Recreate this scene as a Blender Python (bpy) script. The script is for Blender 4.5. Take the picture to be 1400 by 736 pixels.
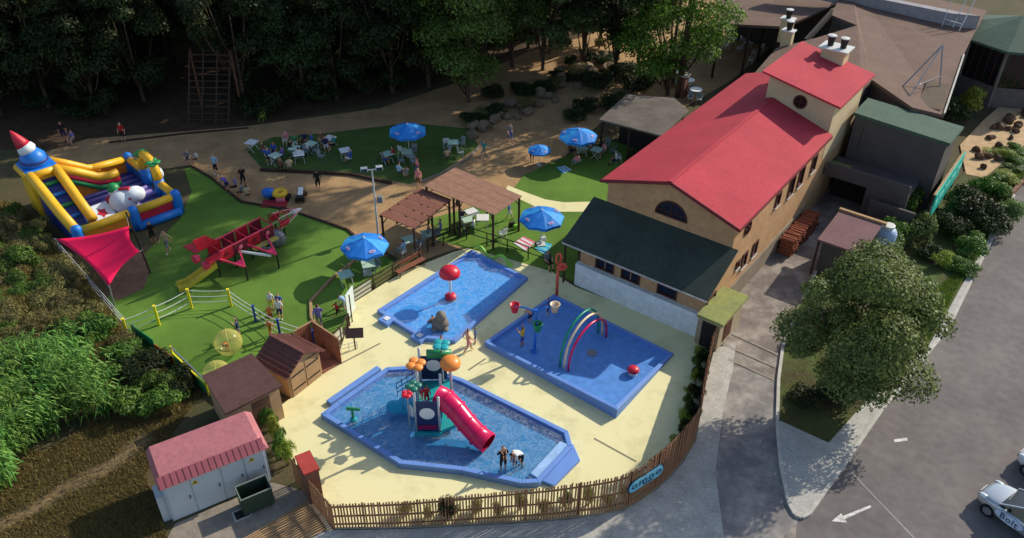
import bpy, bmesh, math, random
import numpy as np
from mathutils import Vector, Matrix
from mathutils.geometry import tessellate_polygon
for _o in list(bpy.data.objects): bpy.data.objects.remove(_o)
S = bpy.context.scene; COL = S.collection
R = math.radians; PI = math.pi
rnd = random.Random(7); nrg = np.random.default_rng(11)

# ------------------------------------------------------------------ camera
F_PX = 1149.3; PITCH = R(35.55); ROLL = R(0.81); HC = 30.0
_W = Vector((0, math.cos(PITCH), -math.sin(PITCH))); _up = Vector((0, math.sin(PITCH), math.cos(PITCH))); _r = Vector((1, 0, 0))
_X = _r*math.cos(ROLL) + _up*math.sin(ROLL); _U = _up*math.cos(ROLL) - _r*math.sin(ROLL)
cd = bpy.data.cameras.new('camera'); cam = bpy.data.objects.new('camera', cd); COL.objects.link(cam)
cam.matrix_world = Matrix(((_X.x, _U.x, -_W.x, 0), (_X.y, _U.y, -_W.y, 0), (_X.z, _U.z, -_W.z, HC), (0, 0, 0, 1)))
cd.sensor_width = 36; cd.lens = 36*F_PX/1400; cd.clip_end = 2000; cd.clip_start = .5
S.camera = cam

# ------------------------------------------------------------------ light
SUN_AZ = R(55.5); SUN_EL = R(32)          # azimuth clockwise from +Y (the view direction)
w = bpy.data.worlds.new('World'); S.world = w; w.use_nodes = True
nt = w.node_tree; bg = nt.nodes['Background']; sky = nt.nodes.new('ShaderNodeTexSky')
sky.sky_type = 'NISHITA'; sky.sun_disc = False; sky.sun_elevation = SUN_EL; sky.sun_rotation = SUN_AZ
nt.links.new(sky.outputs[0], bg.inputs[0]); bg.inputs[1].default_value = 0.15
sl = bpy.data.lights.new('sun', 'SUN'); sl.energy = 4.3; sl.angle = R(0.55); sl.color = (1.0, .92, .78)
sun = bpy.data.objects.new('sun', sl); COL.objects.link(sun)
_sd = Vector((math.sin(SUN_AZ)*math.cos(SUN_EL), math.cos(SUN_AZ)*math.cos(SUN_EL), math.sin(SUN_EL)))
sun.rotation_euler = (-_sd).to_track_quat('-Z', 'Y').to_euler(); sun.location = _sd*60
S.view_settings.view_transform = 'Standard'; S.view_settings.look = 'None'
S.view_settings.exposure = 0.18; S.view_settings.gamma = 1
S.render.engine = 'CYCLES'

# ------------------------------------------------------------------ pixel -> place (a photo pixel gives a direction, z the height it touches)
def P(px, py, z=0.0):
    d = _W*F_PX + _X*(px-700) - _U*(py-368); t = (z-HC)/d.z
    return Vector((d.x*t, d.y*t, z))
AZB = R(36.4); AX = Vector((math.sin(AZB), math.cos(AZB), 0)); BX = Vector((math.cos(AZB), -math.sin(AZB), 0))
OB = P(957, 457)
def L(a, b, z=0.0): return OB + AX*a + BX*b + Vector((0, 0, z))     # the main house's own axes

# ------------------------------------------------------------------ materials
def sr(r, g, b):
    f = lambda c: (c/255/12.92) if c <= 10 else ((c/255+.055)/1.055)**2.4
    return (f(r), f(g), f(b), 1)
MATS = {}
def mat(name, rgb, rough=.7, var=.18, scale=2.0, bump=0.0, bscale=None, metal=0, spec=.3, rgb2=None, thr=None, sc2=None, stretch=None):
    """base colour broken up by two octaves of noise in the object's own space"""
    if name in MATS: return MATS[name]
    m = bpy.data.materials.new(name); m.use_nodes = True; n = m.node_tree.nodes; l = m.node_tree.links
    p = n['Principled BSDF']; p.inputs['Roughness'].default_value = rough; p.inputs['Metallic'].default_value = metal
    p.inputs['Specular IOR Level'].default_value = spec
    c = sr(*rgb); tc = n.new('ShaderNodeTexCoord'); vec = tc.outputs['Object']
    if stretch:
        mp = n.new('ShaderNodeMapping'); mp.inputs['Scale'].default_value = stretch; l.new(vec, mp.inputs[0]); vec = mp.outputs[0]
    nz = n.new('ShaderNodeTexNoise'); nz.inputs['Scale'].default_value = scale; nz.inputs['Detail'].default_value = 8; nz.inputs['Roughness'].default_value = .65
    l.new(vec, nz.inputs['Vector'])
    rp = n.new('ShaderNodeValToRGB'); e = rp.color_ramp.elements
    lo = tuple(x*(1-var) for x in c[:3])+(1,); hi = tuple(min(1, x*(1+var)) for x in c[:3])+(1,)
    if rgb2 is not None:
        lo = c; hi = sr(*rgb2)
    e[0].color = lo; e[1].color = hi; e[0].position, e[1].position = thr or (.3, .72)
    l.new(nz.outputs['Fac'], rp.inputs['Fac']); out = rp.outputs['Color']
    if sc2:
        n2 = n.new('ShaderNodeTexNoise'); n2.inputs['Scale'].default_value = sc2; n2.inputs['Detail'].default_value = 5
        l.new(vec, n2.inputs['Vector'])
        mr = n.new('ShaderNodeMapRange'); mr.inputs[1].default_value = .3; mr.inputs[2].default_value = .7; mr.inputs[3].default_value = .86; mr.inputs[4].default_value = 1.1
        l.new(n2.outputs['Fac'], mr.inputs[0]); mx = n.new('ShaderNodeMix'); mx.data_type = 'RGBA'; mx.blend_type = 'MULTIPLY'; mx.inputs[0].default_value = 1
        l.new(out, mx.inputs[6]); l.new(mr.outputs[0], mx.inputs[7]); out = mx.outputs[2]
    l.new(out, p.inputs['Base Color'])
    if bump:
        b2 = n.new('ShaderNodeTexNoise'); b2.inputs['Scale'].default_value = bscale or scale*6; b2.inputs['Detail'].default_value = 6
        l.new(vec, b2.inputs['Vector']); bn = n.new('ShaderNodeBump'); bn.inputs['Strength'].default_value = bump; bn.inputs['Distance'].default_value = .05
        l.new(b2.outputs['Fac'], bn.inputs['Height']); l.new(bn.outputs[0], p.inputs['Normal'])
    MATS[name] = m; return m
def leafmat(name, dark, light, trans=.28):
    m = bpy.data.materials.new(name); m.use_nodes = True; n = m.node_tree.nodes; l = m.node_tree.links; p = n['Principled BSDF']
    g = n.new('ShaderNodeNewGeometry'); rp = n.new('ShaderNodeValToRGB'); e = rp.color_ramp.elements
    e[0].color = sr(*dark); e[1].color = sr(*light); l.new(g.outputs['Random Per Island'], rp.inputs[0])
    oi = n.new('ShaderNodeObjectInfo'); hs = n.new('ShaderNodeHueSaturation')
    mr = n.new('ShaderNodeMapRange'); mr.inputs[3].default_value = .75; mr.inputs[4].default_value = 1.2; l.new(oi.outputs['Random'], mr.inputs[0])
    l.new(mr.outputs[0], hs.inputs['Value'])
    mh = n.new('ShaderNodeMapRange'); mh.inputs[3].default_value = .48; mh.inputs[4].default_value = .515; l.new(oi.outputs['Random'], mh.inputs[0]); l.new(mh.outputs[0], hs.inputs['Hue'])
    l.new(rp.outputs[0], hs.inputs['Color'])
    l.new(hs.outputs[0], p.inputs['Base Color']); p.inputs['Roughness'].default_value = .55; p.inputs['Specular IOR Level'].default_value = .25
    t = n.new('ShaderNodeBsdfTranslucent'); l.new(hs.outputs[0], t.inputs[0]); mx = n.new('ShaderNodeMixShader'); mx.inputs[0].default_value = trans
    l.new(p.outputs[0], mx.inputs[1]); l.new(t.outputs[0], mx.inputs[2]); l.new(mx.outputs[0], n['Material Output'].inputs[0])
    MATS[name] = m; return m
def watermat(name, col, dens):
    """clear rippling water: refracts the pool floor, light passes for the floor to be lit"""
    m = bpy.data.materials.new(name); m.use_nodes = True; n = m.node_tree.nodes; l = m.node_tree.links
    n.remove(n['Principled BSDF']); gl = n.new('ShaderNodeBsdfGlossy'); gl.inputs['Roughness'].default_value = .15
    tr = n.new('ShaderNodeBsdfTransparent'); tr.inputs[0].default_value = col; fr = n.new('ShaderNodeFresnel'); fr.inputs[0].default_value = 1.33
    tc = n.new('ShaderNodeTexCoord'); nz = n.new('ShaderNodeTexNoise'); nz.inputs['Scale'].default_value = 3.2; nz.inputs['Detail'].default_value = 5; nz.inputs['Distortion'].default_value = 1.2
    l.new(tc.outputs['Object'], nz.inputs['Vector']); bn = n.new('ShaderNodeBump'); bn.inputs['Strength'].default_value = .35; bn.inputs['Distance'].default_value = .08
    l.new(nz.outputs['Fac'], bn.inputs['Height']); l.new(bn.outputs[0], gl.inputs['Normal']); l.new(bn.outputs[0], fr.inputs['Normal'])
    df = n.new('ShaderNodeBsdfDiffuse'); nf = n.new('ShaderNodeTexNoise'); nf.inputs['Scale'].default_value = 3.4; nf.inputs['Detail'].default_value = 9; nf.inputs['Roughness'].default_value = .75; nf.inputs['Distortion'].default_value = 1.5
    l.new(tc.outputs['Object'], nf.inputs['Vector']); mr = n.new('ShaderNodeMapRange'); mr.inputs[1].default_value = .42; mr.inputs[2].default_value = .8; mr.inputs[3].default_value = .02; mr.inputs[4].default_value = dens
    l.new(nf.outputs['Fac'], mr.inputs[0]); df.inputs[0].default_value = (.8, .9, .97, 1)
    m1 = n.new('ShaderNodeMixShader'); l.new(mr.outputs[0], m1.inputs[0]); l.new(tr.outputs[0], m1.inputs[1]); l.new(df.outputs[0], m1.inputs[2])   # churned foam
    m2 = n.new('ShaderNodeMixShader'); m2.inputs[0].default_value = .05; l.new(m1.outputs[0], m2.inputs[1]); l.new(gl.outputs[0], m2.inputs[2])
    l.new(m2.outputs[0], n['Material Output'].inputs[0]); MATS[name] = m; return m
def tilemat(name, rgb, rgbm, tile, rough=.85, var=.2, stain=None):
    """fine joints of a paved sheet too small to pick apart"""
    m = mat(name, rgb, rough, var, 1.1, .25, 30, sc2=9); n = m.node_tree.nodes; l = m.node_tree.links; p = n['Principled BSDF']
    src = p.inputs['Base Color'].links[0].from_socket; br = n.new('ShaderNodeTexBrick'); br.inputs['Scale'].default_value = 1/tile
    br.offset = .5; br.inputs['Mortar Size'].default_value = .035; br.inputs['Color1'].default_value = (1, 1, 1, 1); br.inputs['Color2'].default_value = (.86, .86, .86, 1)
    c = [rgbm[i]/max(1, rgb[i]) for i in range(3)]; br.inputs['Mortar'].default_value = (*c, 1); br.inputs['Brick Width'].default_value = 1; br.inputs['Row Height'].default_value = .5
    tc = n.new('ShaderNodeTexCoord'); mp = n.new('ShaderNodeMapping'); mp.inputs['Rotation'].default_value = (0, 0, R(25)); l.new(tc.outputs['Object'], mp.inputs[0]); l.new(mp.outputs[0], br.inputs[0])
    mx = n.new('ShaderNodeMix'); mx.data_type = 'RGBA'; mx.blend_type = 'MULTIPLY'; mx.inputs[0].default_value = 1
    l.new(src, mx.inputs[6]); l.new(br.outputs[0], mx.inputs[7]); l.new(mx.outputs[2], p.inputs['Base Color']); return m

# ------------------------------------------------------------------ mesh builder
class MB:
    def __init__(s, off=None): s.v = []; s.f = []; s.m = []; s.off = Vector(off) if off is not None else Vector((0, 0, 0)); s.mi = 0
    def add(s, vs, fs, mi=None):
        k = len(s.v); s.v += [Vector(v) for v in vs]; s.f += [tuple(i+k for i in f) for f in fs]; s.m += [s.mi if mi is None else mi]*len(fs); return s
    def box(s, c, d, rz=0.0, ax=None, taper=1.0):
        x, y, z = d[0]/2, d[1]/2, d[2]/2; vs = []
        if ax is None: ax = (Vector((math.cos(rz), math.sin(rz), 0)), Vector((-math.sin(rz), math.cos(rz), 0)), Vector((0, 0, 1)))
        for k in (-1, 1):
            t = taper if k > 0 else 1
            for i, j in ((-1, -1), (1, -1), (1, 1), (-1, 1)): vs.append(Vector(c)+ax[0]*(i*x*t)+ax[1]*(j*y*t)+ax[2]*(k*z))
        return s.add(vs, [(0, 3, 2, 1), (4, 5, 6, 7), (0, 1, 5, 4), (1, 2, 6, 5), (2, 3, 7, 6), (3, 0, 4, 7)])
    def bar(s, a, b, w, h=None, up=(0, 0, 1)):
        a, b = Vector(a), Vector(b); d = (b-a); ln = d.length; d.normalize(); u = Vector(up)
        if abs(d.dot(u)) > .98: u = Vector((0, 1, 0))
        y = u.cross(d).normalized(); z = d.cross(y)
        return s.box((a+b)/2, (ln, w, h or w), ax=(d, y, z))
    def tube(s, pts, r, n=8, caps=True, rs=None, closed=False):
        pts = [Vector(p) for p in pts]; vs = []; fs = []; k = len(pts); prev = None
        for i, p in enumerate(pts):
            d = (pts[(i+1) % k]-pts[i-1]) if closed else (pts[min(i+1, k-1)]-pts[max(i-1, 0)])
            d.normalize()
            if prev is None: u = d.orthogonal().normalized()
            else:
                u = prev-d*prev.dot(d); u = u.normalized() if u.length > 1e-4 else d.orthogonal().normalized()
            prev = u; q = d.cross(u); rr = rs[i] if rs else r
            for j in range(n): t = 2*PI*j/n; vs.append(p+(u*math.cos(t)+q*math.sin(t))*rr)
        for i in range(k if closed else k-1):
            for j in range(n): a = i*n+j; b = i*n+(j+1) % n; c = ((i+1) % k)*n; fs.append((a, b, c+(j+1) % n, c+j))
        if caps and not closed: fs += [tuple(range(n-1, -1, -1)), tuple((k-1)*n+j for j in range(n))]
        return s.add(vs, fs)
    def cyl(s, a, b, r0, r1=None, n=10): return s.tube([a, b], r0, n, rs=[r0, r0 if r1 is None else r1])
    def lathe(s, prof, c=(0, 0, 0), n=16, cap=True, ax=None, ph=0.0):
        vs = []; fs = []; c = Vector(c); ax = ax or (Vector((1, 0, 0)), Vector((0, 1, 0)), Vector((0, 0, 1)))
        for r, z in prof:
            for j in range(n): t = 2*PI*j/n+ph; vs.append(c+ax[0]*(r*math.cos(t))+ax[1]*(r*math.sin(t))+ax[2]*z)
        for i in range(len(prof)-1):
            for j in range(n): a = i*n+j; b = i*n+(j+1) % n; fs.append((a, b, b+n, a+n))
        if cap:
            if prof[0][0] > 1e-4: fs.append(tuple(range(n-1, -1, -1)))
            if prof[-1][0] > 1e-4: fs.append(tuple((len(prof)-1)*n+j for j in range(n)))
        return s.add(vs, fs)
    def ball(s, c, r, n=12, m=8, sq=(1, 1, 1), ax=None):
        prof = [(math.sin(PI*i/m), -math.cos(PI*i/m)) for i in range(m+1)]; k = len(s.v); s.lathe([(max(a, 1e-5), b) for a, b in prof], (0, 0, 0), n, False)
        c = Vector(c)
        for i in range(k, len(s.v)):
            v = s.v[i]; v = Vector((v.x*r*sq[0], v.y*r*sq[1], v.z*r*sq[2])); s.v[i] = c+(ax[0]*v.x+ax[1]*v.y+ax[2]*v.z if ax else v)
        return s
    def prism(s, poly, z0, z1):
        """vertical prism over a polygon; z0/z1 numbers or lists"""
        n = len(poly); a = z0 if isinstance(z0, (list, tuple)) else [z0]*n; b = z1 if isinstance(z1, (list, tuple)) else [z1]*n
        poly = [Vector((p[0], p[1], 0)) for p in poly]
        if sum(poly[i].x*poly[(i+1) % n].y-poly[(i+1) % n].x*poly[i].y for i in range(n)) < 0: poly.reverse(); a = list(a)[::-1]; b = list(b)[::-1]
        tri = tessellate_polygon([poly]); vs = [Vector((p.x, p.y, a[i])) for i, p in enumerate(poly)]+[Vector((p.x, p.y, b[i])) for i, p in enumerate(poly)]
        fs = [(i, (i+1) % n, n+(i+1) % n, n+i) for i in range(n)]
        for t in tri:
            p, q, r2 = (poly[i] for i in t); up = (q-p).cross(r2-p).z > 0; t = t if up else t[::-1]
            fs += [tuple(n+i for i in t), tuple(reversed(t))]
        return s.add(vs, fs)
    def sheet(s, poly, z):
        poly = [Vector((p[0], p[1], z)) for p in poly]; tri = tessellate_polygon([poly]); fs = []
        for t in tri:
            p, q, r2 = (poly[i] for i in t); fs.append(tuple(t) if (q-p).cross(r2-p).z > 0 else tuple(reversed(t)))
        return s.add(poly, fs)
    def mesh(s, name, mats, smooth=False):
        me = bpy.data.meshes.new(name); me.from_pydata([tuple(v-s.off) for v in s.v], [], s.f)
        for m in (mats if isinstance(mats, (list, tuple)) else [mats]): me.materials.append(m)
        if any(s.m): me.polygons.foreach_set('material_index', s.m)
        if smooth: me.polygons.foreach_set('use_smooth', [True]*len(s.f))
        me.update(); return me
    def build(s, name, mats, parent=None, smooth=False, bevel=0.0):
        o = bpy.data.objects.new(name, s.mesh(name, mats, smooth)); COL.objects.link(o); o.parent = parent
        if bevel:
            b = o.modifiers.new('bevel', 'BEVEL'); b.width = bevel; b.segments = 2; b.limit_method = 'ANGLE'; b.angle_limit = R(40)
        return o
def tag(o, label, cat, group=None):
    o['label'] = label; o['category'] = cat
    if group: o['group'] = group
    return o
def thing(name, label, cat, loc=(0, 0, 0), rz=0.0, group=None):
    o = bpy.data.objects.new(name, None); o.empty_display_size = .3; COL.objects.link(o); o.location = loc; o.rotation_euler = (0, 0, rz); return tag(o, label, cat, group)
def struct(name, mb, m, z=None):
    o = mb.build(name, m); o['kind'] = 'structure'; return o
KIDS = {}
def kids(o): return [c for c in bpy.data.objects if c.parent == o]
def dup(root, loc, rz=None, label=None, group=None, scale=None, tree=None):
    def cp(o, par):
        c = o.copy(); COL.objects.link(c)
        if par: c.parent = par
        for ch in (TREE.get(o.name) or []): cp(ch, c)
        return c
    if root.name not in TREE:
        def reg(o):
            TREE[o.name] = kids(o)
            for ch in TREE[o.name]: reg(ch)
        reg(root)
    r = cp(root, None); r.location = loc
    if rz is not None: r.rotation_euler = (0, 0, rz)
    if scale: r.scale = (scale,)*3 if isinstance(scale, (int, float)) else scale
    if label: r['label'] = label
    if group: r['group'] = group
    return r
TREE = {}
def text_mesh(body, size, extrude=.01):
    c = bpy.data.curves.new('lettering', 'FONT'); c.body = body; c.size = size; c.extrude = extrude; c.align_x = 'CENTER'; c.align_y = 'CENTER'; c.resolution_u = 4; c.space_character = 1.15
    o = bpy.data.objects.new('lettering', c); COL.objects.link(o); dg = bpy.context.evaluated_depsgraph_get(); me = bpy.data.meshes.new_from_object(o.evaluated_get(dg))
    bpy.data.objects.remove(o); me.name = 'lettering'; return me
def lettering(body, size, m, parent, loc, xdir, updir, off=(0, 0, 0), name='lettering', bold=0.0):
    me = text_mesh(body, size)
    if bold: pass
    me.materials.clear(); me.materials.append(m); o = bpy.data.objects.new(name, me); COL.objects.link(o); x = Vector(xdir).normalized(); u = Vector(updir).normalized(); z = x.cross(u)
    o.parent = parent; M = Matrix((x, u, z)).transposed().to_4x4(); M.translation = Vector(loc)-Vector(off); o.matrix_local = M; return o

# ------------------------------------------------------------------ leaves
def leafmesh(name, centres, normals, size, m, aspect=.6, jitter=.5, blade=False):
    """many small leaf faces: numpy built"""
    n = len(centres); nr = normals+nrg.normal(0, jitter, (n, 3)); nr /= np.linalg.norm(nr, axis=1)[:, None]+1e-9
    t = (np.array([0, 0, 1.])+nrg.normal(0, .35, (n, 3))) if blade else np.cross(nr, nrg.normal(0, 1, (n, 3))); nr = np.cross(t, nrg.normal(0, 1, (n, 3))) if blade else nr; nr /= np.linalg.norm(nr, axis=1)[:, None]+1e-9; t /= np.linalg.norm(t, axis=1)[:, None]+1e-9; b = np.cross(nr, t)
    sz = (size*nrg.uniform(.6, 1.35, n))[:, None]; a = t*sz*.5; bb = b*sz*.5*aspect
    v = np.empty((n, 4, 3)); v[:, 0] = centres-a; v[:, 1] = centres+bb-a*.1; v[:, 2] = centres+a; v[:, 3] = centres-bb-a*.1
    v = v.reshape(-1, 3).astype(np.float32); me = bpy.data.meshes.new(name); me.vertices.add(4*n); me.vertices.foreach_set('co', v.ravel())
    me.loops.add(4*n); me.loops.foreach_set('vertex_index', np.arange(4*n, dtype=np.int32)); me.polygons.add(n)
    me.polygons.foreach_set('loop_start', np.arange(0, 4*n, 4, dtype=np.int32)); me.update(calc_edges=True); me.validate()
    me.materials.append(m); return me
def blobs(k, rx, rz, cz, rmin, rmax, flat=0.0, shell=.55):
    out = []
    while len(out) < k:
        p = nrg.uniform(-1, 1, 3); d = math.sqrt(p[0]**2+p[1]**2+abs(p[2])**3.5)
        if d > 1 or d < shell: continue
        if p[2] < -.93: continue
        out.append((p[0]*rx*.78, p[1]*rx*.78, cz+p[2]*rz*.8, nrg.uniform(rmin, rmax)))
    return out
def crown_pts(bl, n):
    w = np.array([b[3]**2 for b in bl]); w /= w.sum(); idx = nrg.choice(len(bl), n, p=w); B = np.array(bl)[idx]
    d = nrg.normal(0, 1, (n, 3)); d /= np.linalg.norm(d, axis=1)[:, None]; d[:, 2] = np.where(d[:, 2] < -.3, -d[:, 2]*.6, d[:, 2])
    rr = nrg.uniform(.62, 1.06, n)**.8; c = B[:, :3]+d*(B[:, 3]*rr)[:, None]*np.array([1.05, 1.05, .8]); return c, d+np.array([0, 0, .35])
def make_tree(name, label, cat, h, rx, trunk_h, leaf, n, lm, bm, k=34, group=None, loc=(0, 0, 0), tr=.2, rr=(.2, .38), shell=.55):
    t = thing(name, label, cat, loc, 0, group); rz = (h-trunk_h)/2*1.05; cz = trunk_h+rz*.97
    bl = blobs(k, rx, rz, cz, rx*rr[0], rx*rr[1], shell=shell); c, d = crown_pts(bl, n)
    o = bpy.data.objects.new('crown', leafmesh('crown', c, d, leaf, lm)); COL.objects.link(o); o.parent = t
    b = MB(); top = Vector((rnd.uniform(-.2, .2), rnd.uniform(-.2, .2), cz)); fork = Vector((0, 0, trunk_h*.85))
    b.tube([(0, 0, -.15), (.03, .02, trunk_h*.4), fork, (top+fork)/2, top], tr, 8, rs=[tr*1.25, tr, tr*.85, tr*.6, tr*.25])
    for q in bl[::3]:
        e = Vector(q[:3]); md = (fork+e)/2+Vector((0, 0, -.25)); b.tube([fork+Vector((0, 0, rnd.uniform(0, .5)*rz)), md, e], .1, 5, rs=[tr*.5, tr*.32, tr*.12])
    b.build('trunk', bm, t, True); return t
# ================================================================== palette
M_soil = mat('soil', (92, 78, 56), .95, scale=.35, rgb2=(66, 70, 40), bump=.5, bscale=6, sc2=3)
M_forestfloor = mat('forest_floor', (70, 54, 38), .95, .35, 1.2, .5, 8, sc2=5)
M_sand = mat('sand', (166, 134, 94), .95, .28, .5, .25, 12, sc2=5)
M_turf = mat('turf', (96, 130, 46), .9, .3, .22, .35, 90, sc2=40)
M_turf2 = mat('turf_terrace_shaded', (74, 98, 42), .9, .2, 1.0, .35, 90, sc2=30)  # darker green holds the shade of the trees over the terrace
M_deck = mat('deck_rubber', (204, 194, 142), .7, scale=.55, rgb2=(230, 221, 168), thr=(.28, .5), bump=.04, bscale=40)
M_asph = mat('asphalt', (106, 100, 98), .92, scale=.28, rgb2=(130, 123, 118), thr=(.4, .8), bump=.25, bscale=60, sc2=2.2)
M_drive = mat('driveway', (120, 110, 104), .92, scale=.6, rgb2=(182, 172, 158), thr=(.45, .75), bump=.25, bscale=60, sc2=3)
M_pave = tilemat('paver', (184, 181, 172), (120, 116, 108), .2)
M_kerb = mat('kerb_stone', (182, 178, 168), .85, .18, 2, .2)
M_conc = mat('concrete', (140, 130, 116), .9, .2, .8, .2, sc2=4)
M_paint = mat('road_paint', (215, 212, 205), .8, .25, 3, rgb2=(150, 144, 138), thr=(.45, .7))
M_wall = mat('render_tan', (186, 146, 106), .85, .12, .6, .12, 30, sc2=3)
M_walls = mat('render_beige', (196, 176, 140), .85, .12, .6, .12, 30)
M_white = mat('white_wall', (224, 228, 226), .8, .08, .7, .08, sc2=3)
M_red = mat('red_roof', (176, 56, 68), .85, .14, .3, .12, 25, sc2=7)
M_dgreen = mat('bitumen_green', (56, 66, 58), .85, .2, .8, .2, 25, sc2=5)
M_mgreen = mat('flat_roof_green', (74, 96, 82), .85, .15, .6, .15, sc2=4)
M_brownroof = mat('brown_felt_roof', (112, 90, 78), .9, .16, .6, .2, 30, sc2=5)
M_greyroof = mat('grey_felt_roof', (104, 96, 88), .9, .3, .9, .15)
M_moss = mat('mossy_slab', (150, 156, 84), .9, .2, 1.2, .25, rgb2=(120, 124, 86), sc2=5)
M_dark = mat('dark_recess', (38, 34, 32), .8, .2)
M_glass = mat('window_glass', (28, 26, 28), .15, .2, spec=.6)
M_frame = mat('brown_frame', (84, 44, 36), .6, .2)
M_wood = mat('brown_timber', (112, 76, 54), .8, .25, 3, .2, stretch=(1, 1, .2))
M_dwood = mat('dark_timber', (66, 48, 38), .8, .25, 3, .2)
M_slat = mat('slat_wood', (152, 110, 80), .8, .28, 4, .2, stretch=(2, 2, .3))
M_lwood = mat('pale_timber', (164, 132, 96), .8, .22, 3, .15)
M_metal = mat('grey_metal', (150, 152, 155), .4, .1, metal=.6)
M_dmetal = mat('dark_metal', (44, 42, 42), .5, .2, metal=.3)
M_wmetal = mat('white_metal', (205, 205, 200), .45, .06)
M_pool = mat('pool_tile', (92, 176, 236), .5, .08, 1.2, sc2=6)
M_pool3 = mat('pool_tile_teal', (74, 148, 192), .5, .08, 1.2, sc2=6)
M_pool2 = mat('splash_floor', (88, 140, 206), .35, .06, .8, sc2=3)
M_coping = mat('pool_coping', (106, 144, 208), .55, .10, 1.5, .05)
M_bark = mat('bark', (84, 68, 54), .95, .3, 4, .6, 14)
M_stone = mat('boulder_stone', (122, 104, 84), .9, .25, 1.5, .5, 8, sc2=6)
M_rock2 = mat('dark_rock', (98, 76, 58), .9, .3, 2, .5, 8)
M_blue = mat('blue_umbrella', (36, 122, 206), .6, .05); M_blue2 = mat('light_blue_umbrella', (58, 158, 226), .6, .05)
PV = {}
def plastic(n, rgb, rough=.38): return mat('plastic_'+n, rgb, rough, .06, 3, spec=.45)
Y_ = plastic('yellow', (232, 184, 42)); BL = plastic('blue', (34, 108, 196)); RD = plastic('red', (206, 34, 54)); GR = plastic('green', (44, 140, 84)); WH = plastic('white', (226, 228, 226)); OR = plastic('orange', (236, 142, 62))
TL = plastic('teal', (36, 156, 160)); NV = plastic('navy', (30, 48, 92)); MG = plastic('magenta', (206, 20, 84), .25); PK = plastic('pink', (224, 120, 140)); LG = plastic('lime', (140, 200, 66)); BK = plastic('black', (26, 26, 28)); CR = plastic('cream', (232, 204, 160)); LB = plastic('light_blue', (60, 176, 214)); GY = plastic('grey', (120, 120, 122)); CY = plastic('post_yellow', (236, 214, 40)); DB = plastic('post_blue', (36, 66, 150)); SAIL = mat('sail_cloth', (238, 8, 76), .75, .05, 2)

# ================================================================== ground
def poly(pts, z=0.0): return [P(x, y, 0) for x, y in pts]
g = MB(); g.sheet([(-600, -200), (600, -200), (600, 900), (-600, 900)], 0); struct('ground', g, M_soil)
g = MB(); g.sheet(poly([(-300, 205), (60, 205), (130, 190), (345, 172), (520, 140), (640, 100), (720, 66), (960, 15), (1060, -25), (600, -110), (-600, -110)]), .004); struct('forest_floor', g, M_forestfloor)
g = MB(); g.sheet(poly([(40, 215), (120, 190), (250, 180), (345, 172), (520, 148), (640, 108), (720, 72), (800, 50), (900, 12), (1000, -25), (1100, -10), (1060, 60), (1000, 110), (930, 150), (880, 170), (830, 160), (745, 240), (700, 262), (640, 335), (560, 362), (470, 312), (395, 285), (330, 274), (290, 243), (262, 226), (170, 238), (60, 245)]), .008); struct('sand_path', g, M_sand)
g = MB(); g.sheet(poly([(145, 410), (200, 345), (246, 300), (262, 262), (252, 232), (262, 228), (290, 245), (330, 276), (395, 287), (475, 314), (512, 345), (548, 362), (482, 412), (478, 440), (452, 478), (420, 500), (360, 520), (275, 530), (180, 460)]), .014); struct('lawn', g, M_turf)
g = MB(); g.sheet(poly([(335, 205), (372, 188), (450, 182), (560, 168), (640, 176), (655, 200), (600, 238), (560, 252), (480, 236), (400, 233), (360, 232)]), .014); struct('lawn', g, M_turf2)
g = MB(); g.sheet(poly([(585, 300), (640, 285), (700, 262), (715, 240), (765, 218), (830, 195), (870, 195), (838, 245), (838, 272), (815, 295), (790, 345), (788, 388), (756, 372), (700, 356), (640, 340), (600, 330)]), .016); struct('lawn', g, M_turf)
DECK = [(478, 440), (484, 414), (548, 374), (620, 345), (640, 340), (700, 356), (755, 372), (785, 392), (951, 456), (975, 478), (964, 520), (957, 562), (949, 603), (934, 629), (915, 652), (896, 669), (853, 697), (779, 709), (700, 715), (560, 722), (458, 724), (430, 690), (405, 640), (375, 590), (372, 565), (440, 510), (465, 480)]
g = MB(); g.sheet(poly(DECK), .024); struct('pool_deck', g, M_deck)
g = MB(); g.sheet(poly([(694, 254), (715, 262), (745, 273), (770, 277), (822, 276), (812, 290), (760, 290), (738, 286), (715, 275), (690, 264)]), .022); struct('path', g, M_deck)
g = MB(); g.sheet(poly([(1000, 422), (1040, 345), (1108, 240), (1260, 262), (1240, 330), (1140, 332), (1500, 180), (2100, 500), (2100, 1100), (900, 1100), (940, 760), (975, 600), (985, 480)]), .006); struct('road', g, M_asph)
g = MB(); g.sheet(poly([(1000, 422), (1040, 345), (1108, 240), (1240, 262), (1150, 325), (1128, 350), (1090, 420), (1068, 480), (1064, 505), (1062, 585), (1067, 640), (1078, 690), (1090, 712), (1080, 800), (1080, 1000), (975, 1000), (990, 740), (974, 645), (984, 565), (1000, 500), (990, 470)]), .012); struct('driveway', g, M_drive)
g = MB(); g.sheet(poly([(1000, 500), (1064, 520), (1062, 585), (1067, 640), (1078, 690), (1092, 712), (1062, 745), (1040, 1000), (975, 1000), (990, 740), (974, 645), (984, 565)]), .017); struct('forecourt', g, mat('forecourt_worn', (124, 119, 116), .92, scale=.7, rgb2=(184, 176, 164), thr=(.42, .78), bump=.25, bscale=60, sc2=3))
g = MB(); g.prism(poly([(976, 478), (1006, 468), (1002, 505), (988, 565), (978, 645), (990, 740), (985, 1000), (300, 1000), (330, 742), (458, 726), (560, 724), (700, 717), (779, 711), (853, 699), (897, 671), (917, 653), (936, 630), (951, 604), (959, 562), (966, 521)]), -.05, .035); struct('pavement', g, M_pave)
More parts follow.
